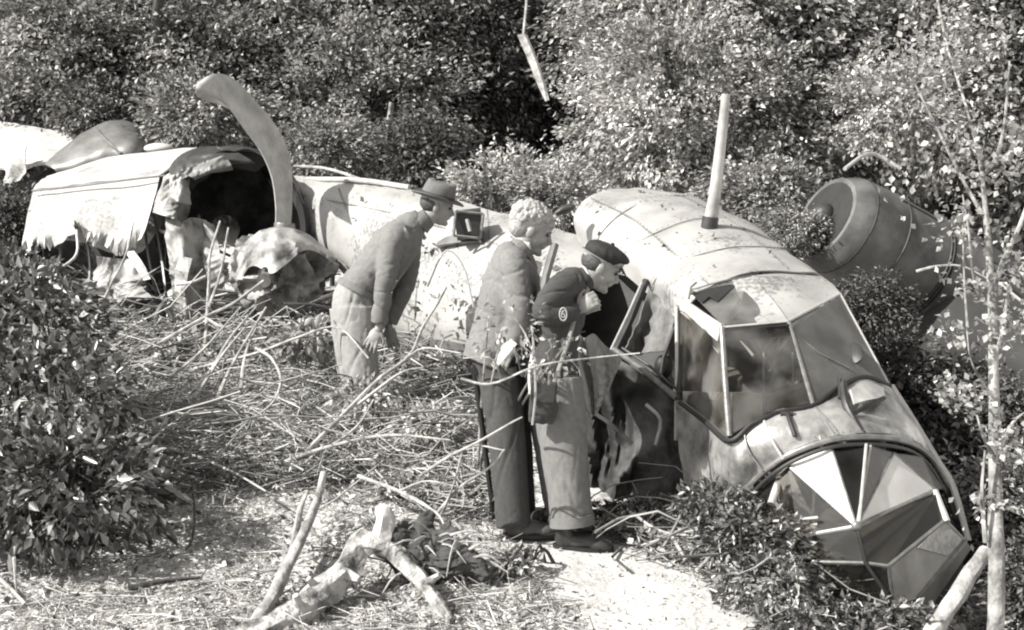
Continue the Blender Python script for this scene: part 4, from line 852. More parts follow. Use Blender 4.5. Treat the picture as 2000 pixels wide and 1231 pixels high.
# ---- man in a dark cap and tunic, at the right
D3 = 7.13
b = P(1110, 1050, D3); b.z = gz(b.x, b.y)
p3 = thing('person', b, 'man in black cap, dark tunic and baggy grey trousers peering into the cockpit', 'person')
hc = P(1172, 520, D3); hr = head_rot(R(30), R(6))
mb = MB(); add_head(mb, hc, hr, 1.0)
mb.limb(D3, [(1164, 532, 0, 21, .055), (1140, 548, 0, 23, .058), (1112, 570, 0, 34, .1), (1090, 610, 0, 42, .13), (1085, 660, 0, 40, .13), (1080, 720, 0, 42, .14)])
for s in (-1, 1):
    mb.limb(D3, [(1082, 720, s * .09, 36, .08), (1092, 870, s * .1, 26, .06), (1104, 980, s * .1, 18, .045), (1112, 1040, s * .1, 14, .04)])
    mb.limb(D3, [(1110, 560, s * .15, 22, .06), (1080, 580, s * .20, 19, .055), (1068, 608, s * .22, 16, .045), (1100, 612, s * .2, 14, .04), (1130, 604, s * .16, 12, .03)])
hand(mb, P(1128, 604, D3 - .17), P(1152, 588, D3 - .2) - P(1128, 604, D3 - .17), Vector((0, .2, 1)), 1.0, 1.3, .02, 1)
hand(mb, P(1128, 606, D3 + .17), P(1155, 596, D3 + .14) - P(1128, 606, D3 + .17), Vector((0, .2, 1)), 1.0, 1.1, .02, 1)
mb.fuse(.0055, 2).build('body', 'skin', p3); add_eyes(p3, hc, hr)
jk = MB().limb(D3, [(1142, 546, 0, 24, .075), (1122, 554, 0, 38, .13), (1104, 580, 0, 50, .20), (1092, 620, 0, 52, .2), (1084, 670, 0, 48, .185), (1078, 716, 0, 52, .2), (1072, 748, 0, 54, .205)], 26, 16)
jk.limb(D3, [(1124, 552, -.12, 27, .07), (1096, 566, -.19, 30, .075), (1066, 596, -.24, 28, .07), (1068, 614, -.25, 26, .066), (1096, 614, -.23, 23, .06), (1124, 606, -.18, 21, .055)], 20, 18)
jk.limb(D3, [(1124, 556, .12, 27, .07), (1110, 580, .19, 28, .075), (1090, 606, .23, 26, .066), (1124, 610, .18, 21, .055)], 20, 14)
jk = jk.fuse(.009, 2, .010, (4.5, 3, 9)).build('tunic', 'jacket_dark', p3)
MB().limb(D3, [(1150, 538, 0, 22, .062), (1138, 548, 0, 27, .08)]).fuse(.007, 2).build('collar', 'jacket_dark', jk)
MB().limb(D3, [(1150, 536, 0, 20, .06), (1146, 538, 0, 22, .063)]).fuse(.005, 1).build('shirt_collar', 'paper', jk)
bc = P(1100, 614, D3 - .305)                                # oval sleeve badge: white ring with a smaller ring inside
bd = MB(); ex, ey = RT, UP
bd.tube([bc + ex * .017 * math.cos(a) + ey * .031 * math.sin(a) for a in np.linspace(0, 2 * math.pi, 25)], .004, 5, False)
bd.tube([bc + ex * .007 * math.cos(a) + ey * (.010 * math.sin(a) - .006) for a in np.linspace(0, 2 * math.pi, 17)], .003, 5, False)
bd.tube([bc + ex * -.007 + ey * -.004, bc + ex * -.004 + ey * .012, bc + ex * .005 + ey * .018], .003, 5)
bd.build('sleeve_badge', 'badge_white', jk)
tr = MB().limb(D3, [(1076, 700, 0, 48, .185), (1080, 740, 0, 50, .19), (1086, 790, 0, 48, .18)], 22, 8)
for s, dx in ((-1, 6), (1, -6)): tr.limb(D3, [(1082 + dx, 740, s * .09, 50, .12), (1092 + dx, 840, s * .1, 49, .12), (1102 + dx, 940, s * .12, 43, .115), (1112 + dx, 1022, s * .13, 42, .115)], 20, 14)
tq = tr.fuse(.010, 2, .009, (7, 4, 2)).build('trousers', 'trouser_grey', p3)
cf = MB(); cf.limb(D3, [(1116, 1006, -.13, 44, .122), (1118, 1026, -.13, 44, .122)], 22); cf.limb(D3, [(1104, 1006, .13, 44, .122), (1106, 1026, .13, 44, .122)], 22); cf.build('turn_up', 'trouser_grey', tq)
for s, dx in ((-1, 12), (1, -20)):
    h = P(1070 + dx, 1050, D3 + s * .13); h.z = gz(h.x, h.y) + .014; shoe(p3, h, h + Vector((.29, -.05, 0)))
T = lambda p: hc + hr @ Vector(p)
cp = MB().ell(T((-.01, 0, .075)), (.112, .092, .052), hr @ Matrix.Rotation(R(-4), 3, 'Y')).ell(T((-.02, 0, .055)), (.102, .084, .05), hr).ell(T((.03, 0, .088)), (.095, .085, .035), hr)
cpo = cp.fuse(.007, 3, .003, (12, 12, 12)).build('cap', 'cap_cloth', p3)
pk = MB(); 
pk.sheet([[T((.08 + .0 * math.cos(a), .07 * math.sin(a), .05)) + hr @ Vector((.018 * math.cos(a), 0, 0)) for a in np.linspace(-1.4, 1.4, 9)], [T((.085 + .055 * math.cos(a), .075 * math.sin(a), .036 - .014 * math.cos(a))) for a in np.linspace(-1.4, 1.4, 9)]], 16, 4, .005)
pk.build('cap_peak', 'cap_cloth', cpo); MB().ell(T((0, 0, .128)), (.01, .01, .008), hr).build('cap_button', 'cap_cloth', cpo)
q = MB(); q.tube([T((-.022 + .106 * math.cos(a), .087 * math.sin(a), .038)) for a in np.linspace(0, 2 * math.pi, 33)], .0035, 5, False); q.build('cap_piping', 'strap', cpo)
MB().ell(T((-.03, 0, .012)), (.082, .079, .07), hr).fuse(.008, 2, .003, (60, 60, 60)).build('hair', 'hair_dark', p3)
sb = P(1062, 798, D3 - .27)
bag = thing('shoulder_bag', sb - Vector((0, 0, .08)), 'small dark haversack hanging at the hip of the capped man', 'bag')
MB().box(sb + Vector((-.005, 0, .03)), (.13, .06, .22), Matrix.Rotation(.08, 3, 'Y')).ell(sb, (.075, .045, .09)).fuse(.008, 6, .008, (9, 9, 9)).build('bag_body', 'jacket_dark', bag)
MB().box(sb + Vector((-.005, -.04, .09)), (.125, .012, .10), Matrix.Rotation(.08, 3, 'Y')).fuse(.006, 3, .004, (9, 9, 9)).build('bag_flap', 'jacket_dark', bag)
MB().tube(catmull(PP([(1074, 770, D3 - .28), (1092, 720, D3 - .3), (1112, 660, D3 - .27), (1120, 628, D3 - .2)]), 12), .011, 6).build('bag_strap', 'strap', bag)
MB().tube(catmull(PP([(1036, 770, D3 - .27), (1034, 730, D3 - .25), (1040, 690, D3 - .2)]), 8), .008, 6).build('bag_strap', 'paper', bag)

# ================================================================== WOODS
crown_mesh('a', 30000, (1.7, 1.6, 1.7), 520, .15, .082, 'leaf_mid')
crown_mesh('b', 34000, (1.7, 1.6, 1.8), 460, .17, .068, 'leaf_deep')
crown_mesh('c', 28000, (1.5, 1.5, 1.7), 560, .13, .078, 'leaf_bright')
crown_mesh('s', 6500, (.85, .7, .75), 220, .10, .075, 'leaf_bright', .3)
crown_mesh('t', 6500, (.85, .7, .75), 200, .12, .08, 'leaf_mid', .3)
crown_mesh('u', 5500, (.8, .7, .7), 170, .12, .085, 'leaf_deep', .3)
def tree(px, py, D, key, label, sc=1.0, sz=1.0, name='broadleaf_tree', rot=None, lean=0, group='trees of the wood behind the wreck', cat='tree', tr_=.075, m='bark_dark'):
    c = P(px, py, D); g0 = gz(c.x, c.y); base = Vector((c.x + lean, c.y, g0)); h = c.z - g0
    t = thing(name, base, label, cat, group)
    cr = bpy.data.objects.new('crown', CROWNS[key]); C.objects.link(cr); cr.parent = t; cr.location = c - base; cr.scale = (sc, sc, sc * sz); cr.rotation_euler = (0, 0, random.uniform(0, 6.28) if rot is None else rot)
    if h > .2:
        mb = MB(); top = c + Vector((0, 0, .6 * sc)); k = 8
        pts = [base - Vector((0, 0, .1)) + (top - base) * (i / k) + Vector((noise.noise(Vector((i * .7, px, 0))), noise.noise(Vector((i * .7, px, 9))), 0)) * .12 * (i > 0) for i in range(k + 1)]
        mb.tube(pts, [tr_ * (1.25 - i / k) for i in range(k + 1)], 8, wob=.2)
        for j in range(7):
            q = pts[3 + j % 5]; a = random.uniform(0, 6.28); e = q + Vector((math.cos(a), math.sin(a), .7)) * sc * random.uniform(.5, 1.1)
            mb.tube([q, q.lerp(e, .5) + Vector((0, 0, .06)), e], [tr_ * .4, tr_ * .25, tr_ * .1], 5)
        mb.build('trunk', m, t)
    return t
WB = [
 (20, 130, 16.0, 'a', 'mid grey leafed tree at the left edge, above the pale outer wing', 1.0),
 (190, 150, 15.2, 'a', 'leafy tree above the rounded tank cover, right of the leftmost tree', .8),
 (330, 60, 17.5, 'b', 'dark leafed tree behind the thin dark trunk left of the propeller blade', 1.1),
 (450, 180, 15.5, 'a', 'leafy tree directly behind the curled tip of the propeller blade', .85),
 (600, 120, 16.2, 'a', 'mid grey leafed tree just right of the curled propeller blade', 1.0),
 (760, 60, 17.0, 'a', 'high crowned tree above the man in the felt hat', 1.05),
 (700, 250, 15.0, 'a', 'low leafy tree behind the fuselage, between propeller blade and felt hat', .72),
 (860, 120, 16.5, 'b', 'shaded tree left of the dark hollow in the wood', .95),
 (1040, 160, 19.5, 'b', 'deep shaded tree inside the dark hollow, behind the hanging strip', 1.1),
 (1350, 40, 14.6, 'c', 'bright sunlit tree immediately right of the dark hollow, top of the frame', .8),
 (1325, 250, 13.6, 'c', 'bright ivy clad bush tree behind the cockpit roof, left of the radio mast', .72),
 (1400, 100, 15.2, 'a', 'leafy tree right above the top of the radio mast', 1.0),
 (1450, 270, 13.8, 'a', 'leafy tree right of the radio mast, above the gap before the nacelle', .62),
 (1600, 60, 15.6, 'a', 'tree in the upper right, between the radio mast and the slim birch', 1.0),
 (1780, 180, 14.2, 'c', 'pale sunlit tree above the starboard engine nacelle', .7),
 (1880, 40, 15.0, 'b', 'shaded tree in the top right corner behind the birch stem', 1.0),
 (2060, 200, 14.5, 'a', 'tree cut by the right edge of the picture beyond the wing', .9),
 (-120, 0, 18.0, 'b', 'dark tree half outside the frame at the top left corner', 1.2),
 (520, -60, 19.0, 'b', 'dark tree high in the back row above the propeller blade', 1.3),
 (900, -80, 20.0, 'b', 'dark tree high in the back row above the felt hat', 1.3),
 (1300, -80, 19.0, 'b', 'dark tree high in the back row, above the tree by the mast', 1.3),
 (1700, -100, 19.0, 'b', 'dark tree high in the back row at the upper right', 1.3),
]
for (px, py, D, k, lab, sc) in WB: tree(px, py, D, k, lab, sc)
# far dense wood behind everything
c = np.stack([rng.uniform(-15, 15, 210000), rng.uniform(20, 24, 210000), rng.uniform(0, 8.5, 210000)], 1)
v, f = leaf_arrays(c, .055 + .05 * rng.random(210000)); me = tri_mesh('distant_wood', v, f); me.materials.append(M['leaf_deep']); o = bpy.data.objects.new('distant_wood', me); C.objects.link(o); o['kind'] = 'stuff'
SB = [
 (980, 390, 11.2, 's', 'bright bush behind the fuselage between the felt hat and the curly haired man', .62),
 (1090, 390, 10.9, 's', 'bright leafy bush just left of the cockpit roof', .50),
 (1490, 400, 11.6, 't', 'bush behind the cockpit roof, right of the radio mast foot', .6),
 (1545, 455, 10.4, 't', 'bush between the cockpit roof and the engine nacelle', .30),
 (1740, 215, 12.9, 's', 'pale bush above the starboard engine nacelle', .7),
 (380, 235, 13.6, 't', 'bush behind the cowling, left of the propeller blade', .7),
 (640, 300, 13.2, 't', 'low bush above the fuselage, right of the propeller blade', .55),
 (820, 300, 12.9, 'u', 'dark low bush behind the felt hat', .6),
 (180, 225, 14.3, 't', 'low bush above the rounded tank cover', .55),
 (20, 440, 11.9, 'u', 'dark bush under the pale outer wing at the left edge', .5),
 (1690, 690, 9.9, 'u', 'dark bush in the shade under the engine nacelle', .5),
 (1840, 930, 8.9, 'u', 'dark bush in the shade right of the cockpit glazing', .62),
 (1750, 800, 9.5, 'u', 'added dark undergrowth in the shade below the engine nacelle', .62),  # this and next two added, dark leaves standing in for deep shade
 (1960, 960, 9.2, 'u', 'added dark undergrowth below the wing behind the birch', .7),
 (2090, 980, 9.0, 'u', 'added dark undergrowth below the wing at the right edge', .7),
 (1990, 860, 9.0, 'u', 'shaded undergrowth at the right edge just under the dark wing', .6),
 (1900, 800, 9.3, 'u', 'shaded undergrowth left of the birch stem just under the dark wing', .5),
 (1700, 600, 9.3, 'u', 'dark shrub tucked between cockpit edge and engine nacelle', .35),
 (1880, 1090, 7.9, 'u', 'dark weeds behind the tip of the glazed nose', .5),
 (1980, 1010, 8.0, 't', 'dark undergrowth beside the foot of the birch', .6),
 (2060, 1150, 6.7, 'u', 'dark leafy bush at the lower right corner', .4),
]
for (px, py, D, k, lab, sc) in SB: tree(px, py, D, k, lab, sc, .9, 'bush', group='bushes around the wreck', cat='bush', tr_=.02)
# bare trunks visible in the wood
for i, (px, y0, y1, D, r, lab) in enumerate([(312, -40, 300, 14.3, .06, 'thin dark trunk standing left of the propeller blade'), (765, 200, 360, 13.4, .03, 'slim stem above the fuselage left of the felt hat')]):
    a, b_ = P(px, y0, D), P(px - 4, y1, D); b_.z = gz(b_.x, b_.y); tt = thing('bare_tree', b_, lab, 'tree')
    MB().tube(catmull([b_, b_.lerp(a, .4) + Vector((.05, 0, 0)), b_.lerp(a, .75) - Vector((.04, 0, 0)), a], 14), [r * (1.2 - .03 * j) for j in range(14)], 8, wob=.25).build('trunk', 'bark_dark' if 'dark' in lab else 'bark_pale', tt)
tag(MB().tube(catmull(PP([(946, 300, 11.0), (954, 345, 10.95), (962, 380, 10.9), (972, 430, 10.8)]), 10), [.03, .03, .032, .03, .028, .028, .03, .03, .028, .03], 7).build('leaning_stick', 'bark_dark'), 'dark stick leaning over the fuselage between the felt hat and the curly head', 'branch')
hs = MB().sheet([PP([(1012, 68, 9.6), (1030, 110, 9.6), (1052, 165, 9.6), (1068, 198, 9.6)]), PP([(1026, 66, 9.55), (1045, 110, 9.55), (1062, 160, 9.55), (1070, 196, 9.55)])], 12, 4, .02)
hs.tube(PP([(1031, -120, 9.6), (1028, 10, 9.6), (1022, 70, 9.6)]), .009, 6)
tag(hs.build('hanging_strip', 'dead_wood'), 'splintered pale strip hanging from above in front of the dark hollow', 'broken branch')

# ---- foreground shrub at the left with big leaves
def shrub(name, label, boxes, n, size, m, stems, group=None, ns=7, sm_='bark_dark'):
    base = GD(*stems[0])[0]; t = thing(name, base, label, 'bush', group); cs = []; ax = []
    for (px, py, D, rx, ry, rd, w) in boxes:
        k = int(n * w); a = rng.normal(size=(k, 3)); a /= np.linalg.norm(a, axis=1)[:, None]; rr = (.45 + .55 * rng.random(k) ** .6)[:, None]
        s = D / F; o = np.array(P(px, py, D)); q = a * rr
        nz = np.array([noise.noise(Vector(o + x * 2.2)) for x in q]); q = q[nz > -.12]; a = a[nz > -.12]
        cs.append(o + q[:, :1] * rx * s * np.array(RT) + q[:, 1:2] * rd * np.array(FW) + q[:, 2:] * ry * s * np.array(UP)); ax.append(a)
    c = np.concatenate(cs); ax = np.concatenate(ax) + np.array([0, 0, -.25])
    ok = np.array([p[2] > gz(p[0], p[1]) for p in c]); c = c[ok]; ax = ax[ok]
    v, f = leaf_arrays(c - np.array(base), size * (.6 + .7 * rng.random(len(c))), up=.3, axis=ax, wide=.5); me = tri_mesh('foliage', v, f); me.materials.append(M[m])
    o = bpy.data.objects.new('foliage', me); C.objects.link(o); o.parent = t
    mb = MB()
    for (px, py, D, rx, ry, rd, w) in boxes:
        for j in range(ns):
            e = P(px + rx * random.uniform(-.8, .8), py + ry * random.uniform(-.8, .6), D + rd * random.uniform(-.6, .6)); q = base + Vector((random.uniform(-.2, .2), random.uniform(-.2, .2), -.03)) * (ns > 2)
            mb.tube(catmull([q, q.lerp(e, .5) + Vector((0, 0, .1)), e], 7), [.011, .01, .009, .008, .006, .005, .004], 5)
    mb.build('stem', sm_, t); return t
shrub('broadleaf_shrub', 'large dark broad leaved shrub filling the left edge of the foreground', [(60, 640, 8.2, 150, 130, .5, .30), (30, 560, 8.6, 90, 80, .4, .12), (90, 780, 7.6, 190, 110, .5, .2), (120, 960, 6.9, 230, 130, .5, .38)], 9000, .075, 'leaf_bush', [(110, 1080)])
shrub('low_shrub', 'low leafy plant creeping in front of the glazed nose', [(1400, 985, 6.85, 90, 45, .2, .26), (1480, 1060, 6.55, 105, 70, .22, .38), (1500, 1140, 6.35, 115, 65, .25, .36)], 3600, .042, 'leaf_bush', [(1460, 1120)])
shrub('low_shrub', 'weeds at the bottom right between the path and the leaning log', [(1700, 1215, 6.15, 170, 45, .25, .6), (1560, 1230, 6.0, 100, 40, .2, .4)], 2200, .040, 'leaf_bush', [(1650, 1225)])
shrub('low_shrub', 'leafy weeds around the legs of the man in the felt hat', [(720, 790, 8.5, 80, 55, .25, .5), (850, 840, 8.2, 90, 50, .25, .5)], 2600, .05, 'leaf_bright', [(760, 850)])
shrub('low_shrub', 'pale rosette of leaves in the dark gap left of the felt hat man', [(600, 665, 9.6, 55, 35, .15, 1)], 380, .09, 'leaf_birch', [(600, 720)])
shrub('low_shrub', 'small weed tuft on the path edge right of the stump', [(1010, 1100, 6.6, 45, 28, .1, 1)], 420, .04, 'leaf_mid', [(1010, 1120)])
shrub('low_shrub', 'sunlit leafy twigs in front of the middle man', [(1000, 640, 6.7, 90, 65, .15, .55), (1080, 700, 6.6, 70, 45, .12, .45)], 300, .036, 'leaf_birch', [(930, 985)], None, 2, 'dead_wood')
shrub('low_shrub', 'weeds in the shade beneath the burnt side of the cockpit', [(1260, 1010, 7.3, 130, 35, .25, 1)], 1500, .04, 'leaf_deep', [(1260, 1030)])

# ---- birch sapling at the right
bb = GD(1946, 1231)[0]; bb = P(1946, 1260, 6.0); bb.z = gz(bb.x, bb.y)
bt = thing('birch_sapling', bb, 'slim pale barked birch sapling rising at the right edge of the picture', 'tree')
tp = [bb] + PP([(1946, 1150, 6.0), (1944, 1000, 6.05), (1942, 850, 6.1), (1940, 700, 6.15), (1936, 560, 6.2), (1926, 430, 6.25), (1915, 320, 6.3), (1885, 200, 6.35), (1850, 90, 6.4), (1820, -60, 6.5)])
tk = MB().tube(catmull(tp, 40), [max(.006, .040 - .00115 * i) for i in range(40)], 12, wob=.28)
for q, r in (([(1938, 575, 6.2), (1960, 510, 6.15), (1992, 440, 6.1), (2030, 330, 6.1)], 7), ([(1918, 345, 6.28), (1945, 310, 6.25), (1962, 240, 6.2), (1972, 120, 6.2)], 5), ([(1920, 420, 6.25), (1880, 350, 6.3), (1830, 250, 6.35), (1780, 150, 6.4)], 4.5),
             ([(1942, 700, 6.15), (1960, 640, 6.1), (1972, 560, 6.1), (2010, 500, 6.0)], 4), ([(1936, 600, 6.2), (1905, 560, 6.1), (1892, 450, 6.1), (1880, 380, 6.1)], 4), ([(1890, 640, 6.05), (1884, 560, 6.1), (1880, 440, 6.1)], 3), ([(1942, 780, 6.1), (1915, 740, 6.05), (1895, 700, 6.0), (1888, 640, 6.05)], 3),
             ([(1790, 530, 6.4), (1830, 520, 6.35), (1880, 520, 6.3), (1930, 545, 6.2)], 3), ([(1944, 900, 6.05), (1920, 850, 6.0), (1908, 810, 6.0)], 5), ([(1946, 900, 6.05), (1975, 830, 6.0), (2010, 800, 6.0)], 4), ([(1925, 1060, 6.0), (1918, 960, 6.0), (1924, 880, 6.02)], 5)):
    w = catmull(PP(q), 10); tk.tube(w, [r * q[0][2] / F * (1 - .07 * i) for i in range(10)], 6, wob=.2)
tk.build('trunk', 'bark_pale', bt)
cs = []
for (px, py, D, rx, ry, n) in ((1800, 130, 6.4, 130, 110, 260), (1900, 80, 6.3, 110, 100, 260), (1880, 300, 6.3, 90, 90, 200), (1980, 300, 6.1, 60, 120, 160), (1880, 440, 6.2, 60, 60, 110), (1980, 520, 6.1, 40, 80, 90), (1860, 660, 6.1, 45, 40, 60), (1850, 760, 6.1, 30, 45, 60), (1960, 640, 6.0, 50, 60, 90), (1900, 780, 6.0, 30, 35, 40), (1960, 860, 6.0, 40, 60, 70), (1900, 560, 6.1, 60, 40, 60), (1760, 330, 6.5, 60, 60, 60), (1930, 980, 6.0, 50, 30, 50)):
    for k in range(int(n * 1.4)): cs.append(tuple(P(px + rx * random.gauss(0, .5), py + ry * random.gauss(0, .5), D + random.gauss(0, .15)) - bb))
v, f = leaf_arrays(np.array(cs), .024 + .018 * rng.random(len(cs)), wide=.75); me = tri_mesh('crown', v, f); me.materials.append(M['leaf_birch']); o = bpy.data.objects.new('crown', me); C.objects.link(o); o.parent = bt

def stuck_leaves_and_leaf_shadows(rows, n, u, v_, size, m, name='leaves_and_leaf_shadows'):
    c = np.array([tuple(on_surf(rows, random.gauss(*u), random.gauss(*v_), .014)) for _ in range(n)])
    v, f = leaf_arrays(c, size * (.5 + rng.random(n)), up=.2, wide=.6); me = tri_mesh(name, v, f); me.materials.append(M[m]); o = bpy.data.objects.new(name, me); C.objects.link(o); o['kind'] = 'stuff'
stuck_leaves_and_leaf_shadows(cb, 150, (.52, .12), (.5, .12), .055, 'leaf_mid'); stuck_leaves_and_leaf_shadows(cb, 40, (.84, .07), (.35, .12), .05, 'leaf_mid'); stuck_leaves_and_leaf_shadows(roof_rows, 26, (.4, .2), (.45, .2), .035, 'leaf_deep')  # leaves added on the body in place of speckled leaf shadows
for pts, lab in (([(835, 560, 8.9), (870, 490, 8.9), (905, 520, 8.9), (925, 600, 8.9)], 'thin bare twig hanging over the pale fuselage left of the middle man'), ([(1040, 640, 6.7), (1046, 760, 6.7), (1040, 830, 6.75)], 'thin twig hanging before the trousers of the capped man')):
    tag(MB().tube(catmull(PP(pts), 12), .006, 5).build('thin_twig', 'twig'), lab, 'twig')

# ================================================================== LOGS AND BRANCHES
def wood(name, pts, r, label, m='dead_wood', cat='branch', n=16, wob=.25, taper=.5, sub=(), group=None, sides=10):
    q = catmull(PP(pts), n); R0 = r * pts[0][2] / F; mb = MB().tube(q, [R0 * (1 - taper * i / (n - 1)) for i in range(n)], sides, wob=wob)
    for (sp_, sr) in sub: w = catmull(PP(sp_), 8); mb.tube(w, [sr * sp_[0][2] / F * (1 - .08 * i) for i in range(8)], 6, wob=wob)
    return tag(mb.build(name, m), label, cat, group)
sp0 = GD(760, 1150)[0]; stt = thing('tree_root', sp0, 'weathered forked log with a broken pale end and root stump, lying in the foreground', 'log')
lg = MB().tube(catmull(PP([(470, 1262, 5.95), (560, 1215, 6.1), (640, 1150, 6.3), (680, 1110, 6.42), (705, 1065, 6.5), (722, 1040, 6.52)]), 22), [.068, .07, .07, .068, .066, .066, .065, .066, .066, .064, .062, .06, .06, .058, .058, .055, .055, .055, .052, .05, .05, .045], 14, wob=.45)
lg.build('log', 'log_wood', stt)
MB().tube(catmull(PP([(705, 1065, 6.5), (735, 1068, 6.48), (775, 1085, 6.45), (820, 1130, 6.35), (852, 1175, 6.22), (880, 1212, 6.15)]), 18), [.035, .05, .055, .055, .052, .05, .048, .046, .044, .042, .04, .038, .034, .03, .028, .026, .022, .02], 12, wob=.45).build('root_arm', 'log_wood', stt)
MB().tube(catmull(PP([(735, 1090, 6.5), (748, 1045, 6.52), (752, 1010, 6.55), (742, 986, 6.56)]), 10), [.055, .055, .056, .054, .05, .048, .046, .042, .036, .02], 12, wob=.5).build('broken_end', 'fresh_wood', stt)
mb = MB().ell(P(825, 1085, 6.6), (.17, .14, .13)).ell(P(880, 1095, 6.55), (.15, .12, .09)).ell(P(800, 1045, 6.66), (.10, .09, .08)).ell(P(770, 1065, 6.56), (.1, .09, .09)).tube(catmull(PP([(830, 1070, 6.6), (890, 1080, 6.55), (930, 1100, 6.5), (952, 1132, 6.45)]), 8), [.07, .07, .068, .062, .055, .05, .04, .03], 12).tube(catmull(PP([(830, 1050, 6.62), (832, 1020, 6.65), (845, 1000, 6.7)]), 6), [.07, .06, .05, .045, .035, .02], 10)
for j in range(18):
    a = random.uniform(-1, 2.8); q0 = P(845, 1080, 6.6); q1 = q0 + Vector((math.cos(a) * .22, -.08 * math.sin(a * 3), math.sin(a) * .16)); mb.tube([q0, q0.lerp(q1, .6) + Vector((0, 0, .03)), q1], [.04, .022, .006], 7)
sq = mb.fuse(.008, 1, .016, (7, 7, 24)); sq.build('root_stump', 'bark_dark', stt)
mb = MB()
for j in range(60):
    q0 = P(random.uniform(770, 930), random.uniform(1040, 1120), 6.6 + random.uniform(-.12, .1)); a = random.uniform(0, 6.28); q1 = q0 + Vector((math.cos(a) * .16, random.uniform(-.14, .05), math.sin(a) * .12 - .03))
    mb.tube(catmull([q0, q0.lerp(q1, .5) + Vector((random.uniform(-.03, .03), 0, .035)), q1], 6), [.008, .007, .006, .005, .004, .002], 5)
mb.build('rootlets', 'dead_wood', stt, kind='stuff')
mb = MB()
for (x, y, d, ex, ey) in ((628, 1160, 6.25, -26, -30), (668, 1118, 6.36, 34, 14), (590, 1196, 6.12, -12, -34), (560, 1215, 6.08, 30, 22), (830, 1140, 6.3, 30, -18)):
    MB().tube(PP([(x, y, d), (x + ex * .6, y + ey * .6, d - .03), (x + ex, y + ey, d - .05)]), [.03, .021, .014], 9, wob=.5).build('knot', 'log_wood', stt)
wood('fallen_branch', [(500, 1222, 6.1), (545, 1140, 6.4), (590, 1050, 6.75), (622, 970, 7.1), (632, 925, 7.3)], 15, 'thick pale slanting branch left of the forked log', 'dead_wood', taper=.55, wob=.5, sub=(([(570, 1085, 6.65), (585, 1000, 7.0), (600, 960, 7.2)], 8),))
wood('fallen_log', [(1925, 1078, 6.3), (1890, 1130, 6.2), (1845, 1200, 6.05), (1800, 1270, 5.95)], 16, 'pale cut log leaning beside the foot of the birch, by the nose', 'dead_wood', 'log', taper=-.1, wob=.3)
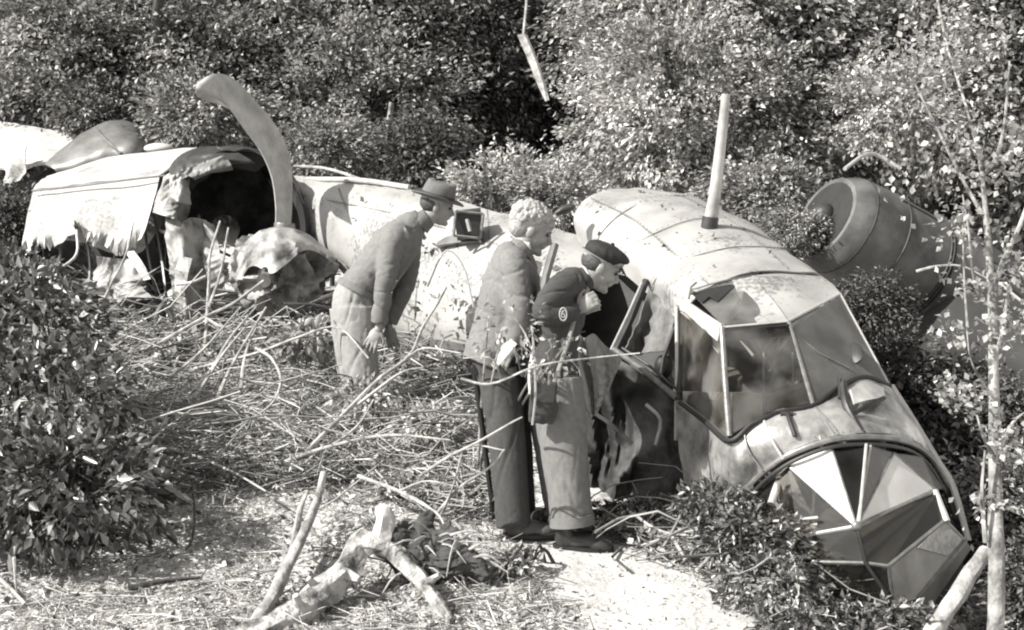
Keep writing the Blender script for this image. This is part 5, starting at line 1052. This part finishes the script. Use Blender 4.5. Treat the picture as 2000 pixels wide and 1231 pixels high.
BR = [
 ([(600, 880, 7.9), (680, 800, 8.0), (740, 740, 8.0), (800, 695, 8.0), (825, 640, 8.0), (850, 600, 8.0), (872, 560, 8.0)], 6, 'long springy branch rising in front of the fuselage right of the felt hat man', (([(800, 695, 8.0), (832, 680, 7.9), (900, 690, 7.7)], 3), ([(700, 790, 8.0), (780, 730, 7.9), (826, 718, 7.9)], 4))),
 ([(380, 720, 9.5), (500, 690, 9.0), (580, 660, 8.8), (660, 640, 8.8), (720, 700, 8.6)], 4, 'thin arching branch crossing the shadow left of the felt hat man', ()),
 ([(280, 690, 10.0), (330, 660, 10.0), (400, 620, 10.0), (460, 590, 10.0), (515, 548, 10.0)], 6, 'pale branch leaning up against the crumpled spinner cowl', (([(400, 620, 10.0), (440, 640, 9.9), (470, 620, 9.9)], 3),)),
 ([(180, 640, 10.2), (215, 560, 10.2), (245, 500, 10.3), (262, 430, 10.4)], 4, 'bare twig standing in front of the pale wing side', ()),
 ([(400, 680, 10.0), (408, 560, 10.1), (410, 500, 10.1), (430, 432, 10.2)], 5, 'upright bare stick in front of the cowling opening, left one', ()),
 ([(408, 600, 10.0), (432, 530, 10.1), (440, 480, 10.1), (446, 445, 10.2)], 4, 'upright bare stick in front of the cowling opening, right one', ()),
 ([(345, 790, 9.0), (400, 740, 9.2), (450, 660, 9.4), (500, 600, 9.6)], 5, 'stick in the heap of cut brushwood below the cowling', (([(380, 780, 9.0), (430, 700, 9.2), (478, 640, 9.4)], 5), ([(420, 790, 8.9), (455, 710, 9.1), (520, 600, 9.3)], 5), ([(330, 740, 9.3), (400, 680, 9.5), (470, 600, 9.6)], 4), ([(470, 760, 8.9), (480, 690, 9.1), (500, 640, 9.3)], 4))),
 ([(500, 680, 9.0), (530, 700, 8.8), (548, 740, 8.6), (530, 790, 8.3), (470, 830, 8.0)], 4, 'hooked pale twig in the middle of the brushwood', ()),
 ([(900, 740, 6.75), (960, 750, 6.7), (1050, 715, 6.6), (1150, 700, 6.6), (1250, 690, 6.6)], 3.5, 'thin twig arching across the two right hand men at hip height', (([(1050, 715, 6.6), (1030, 660, 6.6), (1005, 620, 6.6)], 2.5), ([(980, 745, 6.7), (960, 700, 6.6), (905, 700, 6.65)], 2.5))),
 ([(820, 930, 6.9), (880, 890, 6.8), (940, 860, 6.7), (1000, 825, 6.6), (1020, 815, 6.6)], 4, 'leafy twig reaching towards the knees of the middle man', (([(900, 880, 6.8), (930, 870, 6.75), (985, 880, 6.6)], 3),)),
 ([(860, 1010, 7.0), (885, 950, 6.9), (902, 885, 6.85)], 4, 'short upright stick before the middle man\'s feet', ()),
 ([(855, 1000, 7.0), (900, 950, 6.9), (960, 910, 6.8), (985, 878, 6.7)], 4, 'slanting twig beside the middle man\'s shin', ()),
 ([(215, 950, 7.6), (270, 1010, 7.2), (330, 1050, 6.9), (365, 1072, 6.8), (380, 1020, 6.9), (375, 940, 7.2)], 5, 'pale bow shaped branch at the right edge of the dark shrub', ()),
 ([(100, 1110, 6.7), (200, 1090, 6.8), (300, 1080, 6.8)], 4, 'straight pale stick lying left of the bow shaped branch', ()),
 ([(-40, 1190, 6.3), (60, 1180, 6.3), (180, 1165, 6.35), (300, 1165, 6.35)], 4, 'long thin stick lying in the bottom left foreground', ()),
 ([(-20, 1110, 6.6), (30, 1160, 6.4), (90, 1225, 6.15)], 6, 'slanting branch in the bottom left corner', (([(28, 1090, 6.5), (30, 1130, 6.4), (34, 1170, 6.4)], 4),)),
 ([(250, 1150, 6.45), (320, 1135, 6.5), (390, 1128, 6.5)], 9, 'short thick dark stick half sunk in litter, bottom left', ()),
 ([(700, 930, 7.6), (780, 960, 7.3), (850, 1000, 7.0), (870, 1030, 6.9)], 5, 'curved branch above the broken end of the forked log', (([(780, 960, 7.3), (830, 940, 7.2), (890, 950, 7.1)], 3),)),
 ([(560, 900, 7.9), (650, 870, 7.8), (760, 850, 7.7), (880, 860, 7.5)], 5, 'long branch lying across the brushwood behind the forked log', (([(650, 870, 7.8), (700, 830, 7.8), (730, 780, 7.8)], 4),)),
 ([(240, 870, 8.2), (350, 880, 8.0), (450, 920, 7.7), (520, 960, 7.4)], 4, 'dark thin branch lying behind the bow shaped branch', ()),
 ([(1230, 1000, 7.1), (1300, 1040, 6.9), (1420, 1050, 6.7)], 4, 'stick lying below the burnt side of the cockpit', ()),
 ([(1310, 1045, 6.8), (1340, 1095, 6.55), (1365, 1150, 6.35)], 5, 'pale twig slanting down beside the path near the nose', (([(1360, 1115, 6.5), (1400, 1075, 6.6), (1420, 1050, 6.6)], 4),)),
 ([(880, 1180, 6.3), (1000, 1160, 6.4), (1060, 1180, 6.3)], 4, 'twig lying between the root arm and the path', (([(1000, 1230, 6.1), (1020, 1190, 6.2), (1080, 1180, 6.2)], 3),)),
 ([(720, 640, 8.9), (770, 560, 8.9), (790, 530, 8.9)], 3, 'leafless twig in front of the felt hat man\'s chest', ()),
]
for pts, r, lab, sub in BR: wood('fallen_branch', pts, r * .8, lab, 'bark_dark' if ' dark ' in lab else 'dead_wood', n=18, wob=.2, sub=sub, sides=7, group='fallen branches around the wreck')
